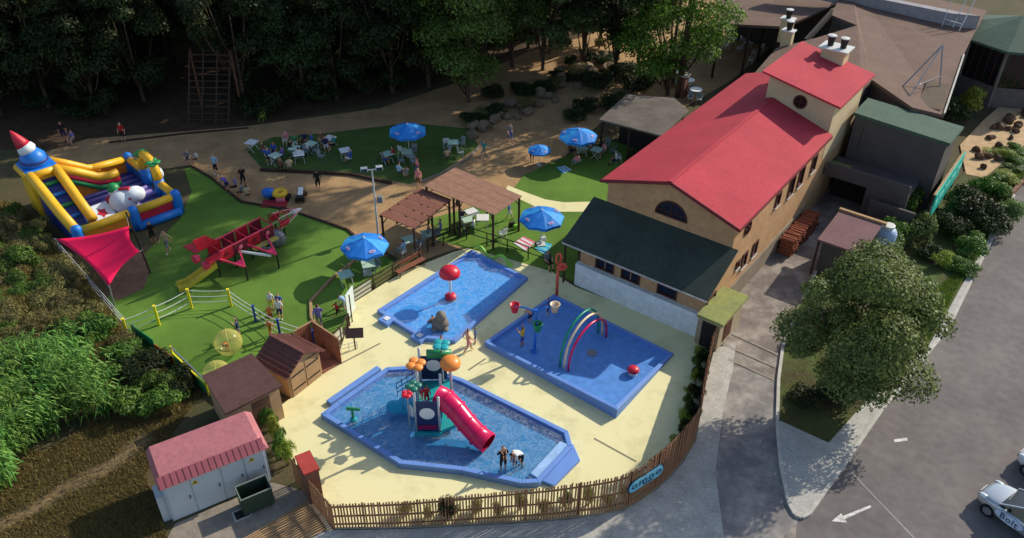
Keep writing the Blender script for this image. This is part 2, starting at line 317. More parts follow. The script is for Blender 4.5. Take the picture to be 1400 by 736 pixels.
ISO = [(1386, 268), (1330, 380), (1296, 450), (1205, 562), (1150, 642), (1106, 704), (1096, 709), (1086, 705), (1078, 690), (1067, 640), (1062, 585)]
ISI = [(1066, 578), (1132, 608), (1186, 548), (1272, 470), (1310, 400), (1348, 335), (1372, 262)]
g = MB(); g.prism(poly(ISO+ISI), -.05, .13); struct('pavement', g, M_pave)
g = MB(); g.prism(poly([(1066, 578), (1064, 520), (1070, 475), (1090, 425), (1128, 352), (1205, 330), (1262, 305), (1315, 240), (1420, 110), (1520, 130), (1395, 250), (1372, 262), (1348, 335), (1310, 400), (1272, 470), (1186, 548), (1132, 608)]), -.05, .10); struct('planting_bed', g, mat('bed_soil', (74, 60, 42), .95, scale=.6, rgb2=(78, 102, 42), bump=.6, bscale=8, sc2=5))
g = MB(); g.prism(poly([(1312, 200), (1345, 165), (1400, 118), (1450, 130), (1400, 200), (1345, 245), (1320, 240)]), -.05, .115); struct('gravel_path', g, mat('pale_gravel', (186, 158, 120), .95, .2, 1.5, .4, 20))
g = MB(); g.sheet(poly([(215, 760), (240, 716), (372, 660), (418, 672), (434, 694), (456, 726), (470, 800)]), .01); struct('concrete_apron', g, M_conc)
DIRT = [(-80, 745), (0, 708), (50, 682), (92, 655), (120, 640), (150, 628), (172, 604), (200, 590), (214, 600), (190, 622), (160, 646), (128, 664), (96, 678), (60, 700), (10, 728), (-60, 770)]
g = MB(); g.sheet(poly(DIRT), .005); struct('dirt_path', g, mat('pale_dirt', (116, 98, 70), .95, .25, .9, .5, 6, sc2=4))
for a0, a1 in (((640, 507), (664, 491)), ((520, 470), (446, 508)), ((812, 600), (870, 632))):
    b = MB(); a, c = P(*a0), P(*a1); d = (c-a).normalized().cross(Vector((0, 0, 1)))*.05; b.sheet([a+d, c+d, c-d, a-d], .029); struct('drain_strip', b, mat('drain_grey', (132, 128, 104), .8, .3, 6))
# kerbs, gutter strips, painted marks
def kerb(pts, name, label, wdt=.16, z=.15):
    b = MB(); q = [P(x, y, 0) for x, y in pts]
    for i in range(len(q)-1): b.bar(q[i]+Vector((0, 0, z/2-.01)), q[i+1]+Vector((0, 0, z/2-.01)), wdt, z)
    o = b.build(name, M_kerb); o['kind'] = 'structure'; return o
kerb(ISO[::-1], 'kerb', ''); kerb([(1062, 585), (1064, 520), (1070, 475), (1090, 425), (1124, 355)], 'kerb', '')
for pts in ([(1000, 457), (1066, 487)], [(985, 470), (1060, 503)], [(996, 492), (1058, 520)]):
    b = MB(); a, c = P(*pts[0]), P(*pts[1]); d = (c-a).normalized().cross(Vector((0, 0, 1)))*.06; b.sheet([a+d, c+d, c-d, a-d], .04 if pts[0][0] > 984 else .04); o = struct('gutter_strip', b, mat('gutter_conc', (146, 137, 126), .9, .3, 2))
def mark(pts, name='road_marking', z=.012):
    b = MB(); b.sheet([P(*p) for p in pts], z); return struct(name, b, M_paint)
mark([(1137, 713), (1150, 702), (1152, 706), (1190, 691), (1191, 694), (1155, 710), (1158, 715)])
mark([(1222, 601), (1240, 599), (1241, 603), (1223, 605)])
b = MB(); b.sheet([P(*p) for p in ((1161, 644), (1162.3, 643.4), (1252, 737), (1250.6, 738))], .012); struct('road_seam', b, mat('seam_pale', (156, 150, 144), .9, .3, 2))

# ================================================================== main house
def onb(px, py, b):
    d = _W*F_PX + _X*(px-700) - _U*(py-368); c = Vector((0, 0, HC))-OB; t = (b-c.dot(BX))/d.dot(BX); q = c+d*t; return q.dot(AX), q.z
def ona(px, py, a):
    d = _W*F_PX + _X*(px-700) - _U*(py-368); c = Vector((0, 0, HC))-OB; t = (a-c.dot(AX))/d.dot(AX); q = c+d*t; return q.dot(BX), q.z
H = thing('house', 'long tan house with red gable roof and dark lean-to beside the splash pools', 'house', L(2.5, 0)); ho = H.location
def slab(b, pts, th):      # roof slab from top corner points, thickness th
    n = len(pts); pts = [Vector(p) for p in pts]; nr = (pts[1]-pts[0]).cross(pts[2]-pts[0]).normalized()
    if nr.z < 0: pts.reverse(); nr = -nr
    b.add(pts+[p-Vector((0, 0, th)) for p in pts], [tuple(range(n)), tuple(reversed(range(n, 2*n)))]+[(i, i+n, (i+1) % n+n, (i+1) % n) for i in range(n)])
WL, WR, A0, A1 = -8.0, 0.0, 2.5, 22.2
b = MB(ho); zE, zR, bR = 5.9, 7.2, -4.0
vs = [L(A0, WL), L(A0, WR), L(A0, WR, zE), L(A0, bR, zR), L(A0, WL, zE)]; vs += [v+AX*(A1-A0) for v in vs]
b.add(vs, [(0, 1, 2, 3, 4), (9, 8, 7, 6, 5), (1, 6, 7, 2), (5, 0, 4, 9), (2, 7, 8, 3), (3, 8, 9, 4)]); b.build('wall', M_wall, H)
b = MB(ho); slab(b, [L(A0-.3, .3, zE+.02), L(16.3, .3, zE+.02), L(16.3, bR, zR+.12), L(A0-.3, bR, zR+.12)], .12); b.build('roof_slope', M_red, H)
b = MB(ho); slab(b, [L(A0-.3, -8.35, zE+.02), L(A0-.3, bR-.004, zR+.12), L(22.3, bR-.004, zR+.12), L(22.3, -8.35, zE+.02)], .12); b.build('roof_slope', M_red, H)
b = MB(ho); b.bar(L(A0-.33, bR, zR+.12), L(16.2, bR, zR+.12), .22, .05); b.build('ridge_cap', M_red, H)
b = MB(ho)
for (bb, zz), (b2, z2) in (((-8.4, zE-.06), (bR, zR+.03)), ((bR, zR+.03), (.33, zE-.06))): b.bar(L(A0-.33, bb, zz), L(A0-.33, b2, z2), .04, .2)
b.bar(L(A0-.33, .34, zE-.08), L(16.2, .34, zE-.08), .04, .16); b.build('fascia', mat('fascia_red', (120, 44, 50), .7), H)
# tower
b = MB(ho); tz = lambda bb: 8.75-(bb+4.5)*.2
q = [L(16.3, -4.5), L(16.3, .02), L(22.25, .02), L(22.25, -4.5)]; b.prism(q, [4]*4, [tz(-4.5), tz(.02), tz(.02), tz(-4.5)]); b.build('tower_wall', M_walls, H)
b = MB(ho); slab(b, [L(15.9, -4.9, 9.05), L(15.9, .45, 8.0), L(22.7, .45, 8.0), L(22.7, -4.9, 9.05)], .13); b.build('tower_roof', M_red, H)
# lean-to
b = MB(ho); b.prism([L(-.1, WL+.02), L(-.1, .01), L(A0+.05, .01), L(A0+.05, WL+.02)], 0, [2.95, 2.95, 4.15, 4.15]); b.build('lean_to_wall', M_wall, H)
b = MB(ho); slab(b, [L(-.75, -8.9, 2.95), L(-.75, .35, 2.95), L(A0-.002, .35, 4.45), L(A0-.002, -8.9, 4.45)], .1); b.build('lean_to_roof', M_dgreen, H)
b = MB(ho); b.bar(L(-.78, -8.9, 2.88), L(-.78, .35, 2.88), .05, .09); b.build('eave_trim', mat('eave_trim', (186, 176, 168), .7, .3, 3), H)
b = MB(ho); b.prism([L(-.42, WL-.1), L(-.42, .8), L(-.09, .8), L(-.09, WL-.1)], 0, 1.55); b.build('pool_side_wall', M_white, H)
b = MB(ho); b.box(L(8.5, .06, .65), (12.4, .12, 1.3), rz=PI/2-AZB); b.build('plinth', mat('plinth_grey', (134, 122, 104), .9, .2, 1, .2), H)
for k in (-8.75,): 
    b = MB(ho); b.cyl(L(-.6, k, 0), L(-.6, k, 2.9), .07); b.build('post', M_dwood, H)
def window(parent, off, c, ex, ey, wd, ht, panes=2, n=None):
    """frame with mullions and recessed panes; c centre on the wall, ex along the wall, n outward"""
    ex, ey = Vector(ex), Vector(ey); n = n or ex.cross(ey); f = MB(off); t = .07
    for s in (-1, 1):
        f.box(c+ex*(s*(wd/2))+n*.03, (t, ht+t, .1), ax=(ex, ey, n)); f.box(c+ey*(s*(ht/2))+n*.032, (wd, t, .1), ax=(ex, ey, n))
    o = f.build('window', M_frame, parent)
    for i in range(panes):
        p = MB(off); p.box(c+ex*((i+.5)*wd/panes-wd/2)+n*.006, (wd/panes-.06, ht-.04, .02), ax=(ex, ey, n)); p.build('pane', M_glass, o)
    s = MB(off); s.box(c-ey*(ht/2+.08)+n*.06, (wd+.2, .06, .16), ax=(ex, ey, n)); s.build('sill', M_kerb, o)
Zv = Vector((0, 0, 1))
for px, py, pn in ((827, 365, 2), (862, 379.5, 2), (912, 399, 1)):
    bb, zz = ona(px, py, -.1); window(H, ho, L(-.1, bb, 2.02), BX, Zv, 1.15, .62, pn, -AX)
for (aa, zz, wd, ht) in ((12.4, 4.55, .75, 1.3), (10.85, 4.55, .75, 1.3), (8.7, 4.62, .6, .85), (6.3, 2.4, .62, .9), (4.8, 2.42, .62, .9), (3.85, 2.6, .35, .45), (.6, 2.0, 1.0, .7), (14.6, 4.5, .7, 1.1)):
    window(H, ho, L(aa, .0 if aa > 2 else .01, zz), AX, Zv, wd, ht, 1, BX)
def round_window(off, parent, c, ex, n, r, half=False, name='round_window'):
    f = MB(off); N = 20; rng_ = [(PI if half else 2*PI)*i/N for i in range(N+1)]
    pts = [c+ex*(r*math.cos(t))+Zv*(r*math.sin(t))+n*.02 for t in rng_]
    if half: f.tube(pts+[pts[0]], .05, 6)
    else: f.tube(pts[:-1], .05, 6, closed=True)
    o = f.build(name, M_frame, parent); p = MB(off); ring = [c+ex*(r*math.cos(t))+Zv*(r*math.sin(t))+n*.01 for t in rng_[:(N+1 if half else N)]]
    p.add(ring, [tuple(range(len(ring)))]); p.build('pane', M_glass, o)
    m = MB(off); m.bar(c+n*.03+Zv*(0 if half else -r), c+n*.03+Zv*r, .05); m.bar(c+n*.03-ex*r*.96+Zv*(.3*r if half else 0), c+n*.03+ex*r*.96+Zv*(.3*r if half else 0), .045); m.build('mullion', M_frame, o)
round_window(ho, H, L(A0, -3.83, 4.95), BX, -AX, .98, True, 'arched_window'); round_window(ho, H, L(4.35, 0, 4.8), AX, BX, .42); round_window(ho, H, L(16.3, -2.2, 7.5), BX, -AX, .42)
# chimney on the tower's far edge
def chimney(c, wd, h, cowls, label, rz):
    t = thing('chimney', label, 'chimney', c); b = MB(); b.box((0, 0, h/2), (wd, wd*.7, h), rz); b.build('stack', M_walls, t)
    b = MB(); b.box((0, 0, h+.05), (wd*1.25, wd*.95, .1), rz); b.build('cap', M_wmetal, t)
    for k in range(cowls):
        x = (k-(cowls-1)/2)*wd*.55; p = Vector((math.cos(rz)*x, math.sin(rz)*x, h+.1)); b = MB(); b.lathe([(.2, 0), (.2, .1), (.27, .65)], p, 14); o = b.build('cowl', M_dmetal, t); b = MB(); b.lathe([(.3, 0), (.3, .05), (.1, .09)], p+Vector((0, 0, .65)), 14); b.build('cowl_lid', M_wmetal, o)
    return t
chimney(L(22.2, -2.35, 8.3), 1.6, 1.0, 2, 'wide cream chimney with two dark steel cowls on the red tower', -AZB)
# mossy flat-roofed meter room at the house corner
t = thing('meter_room', 'low annex with mossy flat roof at the house corner', 'annex', L(.5, .8)); o_ = t.location
b = MB(o_); b.prism([L(-.85, .05), L(-.85, 1.35), L(2.1, 1.35), L(2.1, .05)], 0, 1.9); b.build('wall', mat('annex_wall', (166, 150, 124), .9, .2, 1), t)
b = MB(o_); b.prism([L(-1.0, -.0), L(-1.0, 1.55), L(2.2, 1.55), L(2.2, -.0)], 1.9, 2.06); b.build('roof_slab', M_moss, t)
b = MB(o_); b.box(L(-.87, .72, .85), (.75, .05, 1.7), rz=-AZB); b.build('door', M_dark, t)
b = MB(o_); b.box(L(.3, 1.37, .95), (.05, .9, 1.3), rz=-AZB); b.build('door', M_frame, t)

# ================================================================== restaurant group behind
def flatroof(name, label, pts, th, m, wallm, base=0.0, inset=.3, cat='building', extra=None):
    """pts: corner (a, b, z) of the roof in house axes"""
    c = sum((L(*p) for p in pts), Vector())/len(pts); t = thing(name, label, cat, (c.x, c.y, 0)); of = t.location
    q = [L(*p) for p in pts]; tri = tessellate_polygon([q]); b = MB(of); n = len(q)
    fs = []
    for tr in tri:
        v0, v1, v2 = (q[i] for i in tr); fs.append(tuple(tr) if (v1-v0).cross(v2-v0).z > 0 else tuple(reversed(tr)))
    b.add(q+[v-Vector((0, 0, th)) for v in q], fs+[tuple(i+n for i in reversed(f_)) for f_ in fs]+[(i, (i+1) % n, (i+1) % n+n, i+n) for i in range(n)]); b.build('roof', m, t)
    if wallm:
        cc = Vector((c.x, c.y, 0)); w_ = []
        for v in q: d = Vector((v.x, v.y, 0))-cc; w_.append(cc+d*(1-inset/max(d.length, .5)))
        b = MB(of); b.prism(w_, base, [v.z-th*.9 for v in q]); b.build('wall', wallm, t)
    return t
M_dwall = mat('dark_render', (86, 80, 78), .9, .15, .8, .15)
t = flatroof('annex_building', 'tall dark-walled block with green flat roof beside the red tower', [(20.0, .35, 6.15), (19.8, 6.6, 5.9), (22.9, 6.7, 5.9), (23.0, .35, 6.15)], .22, M_mgreen, M_dwall, inset=.2)
of = t.location; b = MB(of); b.box(L(20.14, 1.9, 4.5), (1.5, .1, 1.9), rz=-AZB); o = b.build('window', M_frame, t)
for k in range(3):
    b = MB(of); b.box(L(20.09, 1.4+k*.5, 4.5), (.4, .06, 1.7), rz=-AZB); b.build('pane', M_glass, o)
t = thing('terrace', 'dark raised concrete terrace over the garage beside the tan house', 'terrace', L(18.4, 2.8)); of = t.location
b = MB(of); b.prism([L(17.2, .15), L(17.2, 5.6), L(19.95, 5.6), L(19.95, .15)], 2.6, 2.85); b.build('floor_slab', M_dwall, t)
b = MB(of); b.box(L(17.25, 2.9, 3.2), (5.4, .14, .7), rz=-AZB); b.build('parapet', M_dwall, t)
b = MB(of); b.box(L(17.4, 4.3, 1.3), (2.6, .2, 2.6), rz=-AZB); b.build('garage_wall', M_dwall, t)
b = MB(of); b.box(L(17.6, 1.0, 3.25), (1.3, .35, .5), rz=-AZB); o = b.build('planter', mat('planter_green', (88, 100, 62), .9), t)
b = MB(of); b.box(L(19.7, 1.6, 1.3), (2.6, .2, 2.6), rz=-AZB); b.build('garage_shade_panel', M_dark, t)  # dark panel standing in for the shade inside the open garage
ROOF = [(20.6, -7.6, 5.9), (28.6, -8.6, 5.9), (31.5, -6.5, 6.4), (35.5, -4.7, 6.7), (37, -7.4, 6.6), (48, -9.5, 6.6), (48, 2.6, 6.2), (41, 3.1, 6.2), (35.5, 3.6, 6.2), (23.6, 5.25, 6.05), (22.9, 3.3, 6.3), (25.2, -.2, 6.6), (23.0, -.2, 6.7), (23.0, -6.4, 6.2)]
RES = flatroof('restaurant', 'sprawling restaurant under a brown felt roof behind the red tower', ROOF, .25, M_brownroof, M_dwall, inset=.5)
FAR = flatroof('terrace_roof', 'far brown felt roof sheltering the restaurant terrace chairs', [(33.3, -16.0, 5.0), (35.5, -10.6, 5.3), (44, -8.3, 5.9), (52, -9, 6), (52, -20, 5), (40, -19, 4.8)], .22, M_brownroof, None, cat='roof')
of = FAR.location
for a_, b_ in ((33.6, -15.6), (34.4, -13.2), (35.6, -11), (40, -18.5), (40, -14)):
    b = MB(of); b.cyl(L(a_, b_, 0), L(a_, b_, 4.85), .12, n=8); b.build('post', M_dwood, FAR)
b = MB(of); b.prism([L(44, -8.6), L(44, -19), L(44.3, -19), L(44.3, -8.6)], 0, 4.7); b.build('back_wall', M_dwall, FAR)
of = RES.location; b = MB(of); b.bar(L(31, -7.2, 6.05), L(37, -7.4, 6.75), .25, .5); b.build('valley_board', M_dark, RES)
b = MB(of); b.prism([L(41.5, 1), L(41.5, -14), L(42.3, -14), L(42.3, 3)], 6.2, 7.3); b.build('parapet_wall', mat('pale_parapet', (150, 146, 150), .85), RES)
b = MB(of); b.bar(L(23.7, 5.2, 6.1), L(35.4, 3.65, 6.25), .12, .14); b.build('verge_trim', M_kerb, RES)
b = MB(of); b.prism([L(24, 3.4), L(24, 4.9), L(28.5, 4.3), L(28.5, 2.8)], 6.15, [6.16, 6.16, 6.32, 6.32]); b.build('roof_patch', mat('roof_patch', (96, 82, 66), .9), RES)
chimney(L(29.6, -8.2, 5.5), .8, 1.6, 1, 'cream chimney with one dark cowl on the brown roof edge', -AZB)
chimney(L(32.2, -9.3, 5.2), .9, 1.9, 1, 'tallest pale chimney standing where the two brown roofs meet', -AZB)
# sign frame (steel mast) on the roof
t = thing('roof_mast', 'thin steel lattice mast frame standing on the brown roof', 'mast', L(25.2, 3.0, 6.1)); of = t.location; b = MB(of)
top = L(29.5, 2.9, 8.6)
for f0 in ((24.2, 2.6), (27.6, 3.9), (26.0, 1.6)): b.bar(L(f0[0], f0[1], 6.05), top, .07)
b.bar(L(24.2, 2.6, 6.1), L(27.6, 3.9, 6.2), .05); b.bar(L(25.5, 2.7, 6.8), L(28.1, 3.6, 6.9), .05); b.bar(L(26.0, 1.6, 6.2), L(24.2, 2.6, 6.1), .05); b.build('frame', M_metal, t)
t = thing('roof_antenna', 'bent steel antenna frame on the roof by the green octagonal pavilion', 'antenna', L(40.8, 2.0, 6.2)); b = MB(t.location)
b.bar(L(40.8, 2, 6.1), L(43, 2.3, 9.5), .07); b.bar(L(41.2, 1.4, 6.1), L(43, 1.6, 9.3), .06); b.bar(L(40.9, 2, 6.8), L(41.0, .6, 6.9), .05); b.bar(L(41.0, .6, 6.2), L(42, .6, 8.6), .05); b.build('frame', M_wmetal, t)
# octagonal glazed pavilion
pc = L(46.8, 5.6); t = thing('glazed_pavilion', 'octagonal glazed dining pavilion with faceted green roof', 'pavilion', pc); NS = 8; rr = 4.3
for k in range(NS):
    a0, a1 = 2*PI*k/NS+.2, 2*PI*(k+1)/NS+.2; p0 = Vector((math.cos(a0), math.sin(a0), 0)); p1 = Vector((math.cos(a1), math.sin(a1), 0))
    b = MB(); b.add([p0*(rr+.7)+Zv*5.1, p1*(rr+.7)+Zv*5.1, Zv*6.7, p0*(rr+.7)+Zv*4.9, p1*(rr+.7)+Zv*4.9], [(0, 1, 2), (0, 3, 4, 1)]); b.build('roof_panel', M_mgreen, t)
    b = MB(); b.cyl(p0*rr, p0*rr+Zv*5.0, .16, n=6); b.build('column', mat('pavilion_post', (122, 112, 104), .8), t)
    mid = (p0+p1)/2*rr; d = (p1-p0).normalized(); ln = (p1-p0).length*rr; b = MB(); b.box(mid+Zv*.9, (ln, .2, 1.8), ax=(d, Vector((-d.y, d.x, 0)), Zv)); b.build('sill_wall', mat('pavilion_wall', (104, 96, 92), .85), t)
    b = MB(); b.box(mid+Zv*3.4, (ln-.3, .06, 3.0), ax=(d, Vector((-d.y, d.x, 0)), Zv)); o = b.build('window', M_glass, t)
    b = MB()
    for q in range(1, 5): b.bar(mid+d*((q/5-.5)*ln)+Zv*1.9, mid+d*((q/5-.5)*ln)+Zv*4.9, .07, .12)
    for zz in (2.7, 3.5, 4.3): b.bar(mid-d*ln*.48+Zv*zz, mid+d*ln*.48+Zv*zz, .05, .1)
    b.build('glazing_bar', M_frame, o)
# garage shelter roof, gas tank, log stack, billboard
t = flatroof('shelter', 'small shelter with brown felt roof beside the gas tank', [(9.4, 2.65, 2.5), (13.1, 2.65, 2.75), (13.05, 5.3, 2.75), (9.4, 5.3, 2.5)], .14, mat('purple_felt', (122, 92, 92), .9, .14, 1, .2, 30, sc2=6), M_dwall, inset=.45, cat='shelter')
b = MB(t.location); b.bar(L(13.12, 2.6, 2.78), L(13.12, 5.5, 2.78), .22, .18); b.build('parapet_beam', M_lwood, t)
for k_ in ((9.45, 2.75), (9.45, 5.2)): b = MB(t.location); b.cyl(L(k_[0], k_[1], 0), L(k_[0], k_[1], 2.4), .07, n=8); b.build('post', M_dwood, t)
t = thing('gas_tank', 'rounded pale blue gas tank behind the brown shelter roof', 'tank', L(13.9, 5.55)); b = MB(); b.lathe([(.35, 0), (.62, .2), (.62, 1.8), (.5, 2.05), (.2, 2.18)], n=18); b.build('vessel', mat('tank_blue', (150, 172, 196), .5, .06), t, True); b = MB(); b.lathe([(.3, 0), (.36, .2), (.36, .26), (.26, .28)], (0, 0, 2.1), 16); b.build('collar', M_wmetal, t)
t = thing('terrace_wall', 'low dark wall with boarded bins behind the gas tank', 'wall', L(16, 5.2)); b = MB(t.location); b.box(L(16.6, 5.0, 1.1), (2.8, .2, 2.2), rz=-AZB); b.build('wall', M_dwall, t); b = MB(t.location); b.box(L(16.2, 3.6, .5), (.9, .6, 1.0), rz=-AZB); b.build('crate', GY, t)
t = thing('log_stack', 'long stack of reddish split logs along the house wall', 'logs', L(12.4, .75)); lm_ = mat('log_red', (136, 78, 56), .85, .3, 5, .2)
lg = MB(); lg.cyl((-.45, 0, 0), (.45, 0, 0), .13, n=7); lme = lg.mesh('log', lm_)
for i in range(18):
    for j in range(5):
        o = bpy.data.objects.new('log', lme); COL.objects.link(o); o.parent = t; p = L(10.4+i*.25+rnd.uniform(-.03, .03), .72+rnd.uniform(-.07, .07), .14+j*.235)-t.location
        o.location = p; o.rotation_euler = (rnd.uniform(0, 6), 0, -AZB+rnd.uniform(-.1, .1)); s_ = rnd.uniform(.85, 1.1); o.scale = (rnd.uniform(.9, 1.1), s_, s_)
t = thing('billboard', 'turquoise roadside billboard panel on a brown timber frame', 'billboard', L(22, 6.85)); of = t.location
b = MB(of); b.box(L(22, 7.02, 2.05), (7.6, .08, 1.9), rz=PI/2-AZB); pn = b.build('panel', mat('billboard_teal', (26, 168, 150), .6, .08, 1), t)
for k in range(9): 
    b = MB(of); b.box(L(18.9+k*.78, 7.075, 2.15+.12*(k % 2)), (.5, .02, .38), rz=PI/2-AZB); b.build('letter_block', mat('billboard_print', (120, 214, 200), .6), pn)
b = MB(of); b.bar(L(18.1, 6.92, 3.03), L(25.9, 6.92, 3.03), .12, .1); b.bar(L(18.1, 6.92, 1.08), L(25.9, 6.92, 1.08), .12, .1); b.build('rail', M_lwood, t)
for k in range(5): b = MB(of); b.cyl(L(18.2+k*1.9, 6.88, 0), L(18.2+k*1.9, 6.88, 3.0), .08, n=8); b.build('post', M_dwood, t)
# dark pavilion over the bar terrace left of the house
BAR = flatroof('bar_pavilion', 'open bar pavilion with low weathered grey roof beside the red-roofed house', [(14.8, -16.1, 2.75), (15.3, -11.1, 2.75), (19.9, -11.3, 2.95), (21.3, -13.3, 2.95), (19.6, -16.6, 2.95)], .14, M_greyroof, None, cat='pavilion'); of = BAR.location
for a_, b_ in ((15, -15.9), (15.1, -13.6), (15.4, -11.3), (19.6, -11.6), (19.4, -16.3), (21, -13.4)): b = MB(of); b.cyl(L(a_, b_, 0), L(a_, b_, 2.7), .09, n=8); b.build('post', M_dwood, BAR)
b = MB(of); b.prism([L(17.2, -15.6), L(17.2, -11.8), L(19.3, -11.8), L(19.3, -15.6)], 0, 2.6); b.build('dark_infill', M_dark, BAR)  # plain dark block filling the space under the roof
# brick gate pillars on the sunny terrace
for px, py, hh, lb in ((931, 132, 1.9, 'dark brick pillar with flat cap between white terrace tables'), (916, 112, 2.1, 'brown brick pillar in the shade of the big terrace tree')):
    p = P(px, py); t = thing('brick_pillar', lb, 'pillar', p, -AZB); b = MB(); b.box((0, 0, hh/2), (.7, .7, hh)); b.build('shaft', mat('pillar_brick', (110, 76, 62), .9, .25, 6), t); b = MB(); b.box((0, 0, hh+.06), (.9, .9, .12)); b.build('cap', M_kerb, t)
# ================================================================== pools
def inset(pl, d):
    n = len(pl); pl = [Vector((p[0], p[1], 0)) for p in pl]
    if sum(pl[i].x*pl[(i+1) % n].y-pl[(i+1) % n].x*pl[i].y for i in range(n)) < 0: pl.reverse()
    out = []
    for i in range(n):
        a, b, c = pl[i-1], pl[i], pl[(i+1) % n]; d0 = (b-a).normalized(); d1 = (c-b).normalized(); n0 = Vector((-d0.y, d0.x, 0)); n1 = Vector((-d1.y, d1.x, 0))
        m = (n0+n1); m = m/max(.35, m.length_squared)*2; out.append(b+m*d)
    return pl, out
def pool(name, label, px, zc, wd, zw, floorm, water, cat='pool', blocks=()):
    raw = [P(x, y, zc) for x, y in px]; c = sum(raw, Vector())/len(raw); t = thing(name, label, cat, (c.x, c.y, 0)); of = Vector((c.x, c.y, 0))
    out, inn = inset(raw, wd); n = len(out)
    for i in range(n):     # one coping wall per side
        j = (i+1) % n; b = MB(of); e = Vector((0, 0, zc)); 
        b.add([out[i], out[j], inn[j], inn[i], out[i]+e, out[j]+e, inn[j]+e, inn[i]+e], [(0, 1, 5, 4), (2, 3, 7, 6), (4, 5, 6, 7), (1, 2, 6, 5), (3, 0, 4, 7)]); b.build('coping', M_coping, t, bevel=.03)
    b = MB(of); b.sheet(inn, .034); b.build('basin_floor', floorm, t)
    if water: b = MB(of); b.sheet(inset(raw, wd-.02)[1], zw); b.build('water', water, t)
    for x, y in blocks:
        p = P(x, y, zc); b = MB(of); b.box((p.x, p.y, zc/2+.01), (.75, .75, zc+.02), rz=-AZB); o = b.build('corner_block', M_coping, t, bevel=.04); b = MB(of); b.box((p.x, p.y, zc+.03), (.3, .3, .05), rz=-AZB); b.build('light_cover', WH, o)
    return t
W1 = watermat('water_busy', (.66, .88, .98, 1), .38); W2 = watermat('water_foam', (.62, .84, .93, 1), .36)
pool('paddling_pool', 'rippling rectangular paddling pool with red mushroom shower in it', [(515, 424), (645, 341), (722, 379), (622, 466), (577, 462), (566, 456), (540, 440)], .27, .25, .2, M_pool, W1, blocks=((529, 436), (574, 459)))
pool('play_pool', 'large angular pool holding the slide tower beside the slat fence', [(438, 566), (460, 549), (528, 502), (575, 499), (632, 517), (777, 589), (783, 610), (737, 660), (712, 661), (630, 643), (546, 634)], .35, .25, .25, M_pool3, W2, blocks=())
# splash pad: rim wall rising to the near corner
raw = [P(662, 474), P(842, 573), P(921, 486), P(757, 404)]; c = sum(raw, Vector())/4; t = thing('splash_pad', 'shallow blue splash pad with rainbow arches and a tipping bucket tree', 'pool', (c.x, c.y, 0)); of = t.location.copy()
out, inn = inset(raw, .22); zt = {}
for p in out:
    k = min(range(4), key=lambda i: (raw[i]-p).length); zt[tuple(p)] = (.34, .62, .14, .12)[k]
for i in range(4):
    j = (i+1) % 4; zi, zj = zt[tuple(out[i])], zt[tuple(out[j])]; b = MB(of); Zi, Zj = Zv*zi, Zv*zj
    b.add([out[i], out[j], inn[j], inn[i], out[i]+Zi, out[j]+Zj, inn[j]+Zj, inn[i]+Zi], [(0, 1, 5, 4), (2, 3, 7, 6), (4, 5, 6, 7), (1, 2, 6, 5), (3, 0, 4, 7)]); b.build('rim_wall', M_coping, t, bevel=.03)
b = MB(of); b.sheet(inn, .05); b.build('basin_floor', M_pool2, t)
b = MB(of); p = P(809, 484); b.lathe([(.28, 0), (.28, .02), (.05, .03)], (p.x, p.y, .07), 14); b.build('drain_cover', GY, t)
# stepped bench along the play pool's left edge, steps at its right
t = thing('pool_step', 'flat blue step along the slanting edge of the slide pool', 'step', P(492, 525)); b = MB(t.location); a_, c_ = P(452, 556), P(521, 508); d_ = (c_-a_).normalized(); nn = Vector((-d_.y, d_.x, 0)); b.prism([a_-nn*.05, c_-nn*.05, c_+nn*.3, a_+nn*.3], .02, .24); b.build('tread', M_coping, t, bevel=.03)
t = thing('pool_step', 'pale blue entry steps at the corner of the slide pool nearest the fence', 'step', P(760, 625)); b = MB(t.location); q = [P(783, 610), P(793, 632), P(757, 668), P(737, 660)]; b.prism(q, .02, .2); b.build('tread', M_coping, t, bevel=.03); q = [P(776, 608, .3), P(766, 604, .3), P(725, 648, .3), P(736, 655, .3)]; b = MB(t.location); b.prism(q, .1, .34); b.build('tread', mat('pale_step', (150, 186, 226), .6), t, bevel=.03)

# ------------------------------------------------------------------ water toys
def dome(b, c, r, h, n=18, z=0.0, lip=.06):
    b.lathe([(r*.98, -lip), (r, 0)]+[(r*math.cos(PI/2*i/6), h*math.sin(PI/2*i/6)) for i in range(1, 6)]+[(1e-4, h)], c, n)
p = P(616, 405, .25); t = thing('mushroom_shower', 'tall red mushroom shower on a white stem in the paddling pool', 'water toy', p-Zv*.25)
b = MB(); b.tube([(0, 0, 0), (0, 0, 1.9)], .075, 10); b.build('stem', WH, t, True); b = MB(); dome(b, (0, 0, 1.85), .62, .5); b.build('cap', RD, t, True); b = MB(); b.lathe([(.34, 0), (.34, .3), (.2, .42)], n=12); b.build('base', RD, t)
p = P(865, 512); t = thing('mushroom_bubbler', 'knee-high red mushroom bubbler at the sunny corner of the splash pad', 'water toy', p)
b = MB(); b.lathe([(.26, 0), (.2, .15), (.16, .32)], n=12); b.build('stem', WH, t, True); b = MB(); dome(b, (0, 0, .32), .32, .2, 14); b.build('cap', RD, t, True)
p = P(484, 579); t = thing('water_cannon', 'small green water cannon on a post in the slide pool', 'water toy', p)
b = MB(); b.cyl((0, 0, 0), (0, 0, .95), .07, n=10); b.build('post', GR, t); b = MB(); b.cyl((-.25, .05, .95), (.4, -.1, 1.05), .1, .07, 10); b.build('barrel', GR, t); b = MB(); b.lathe([(.18, 0), (.18, .3), (.1, .4)], n=12); b.build('base', TL, t)
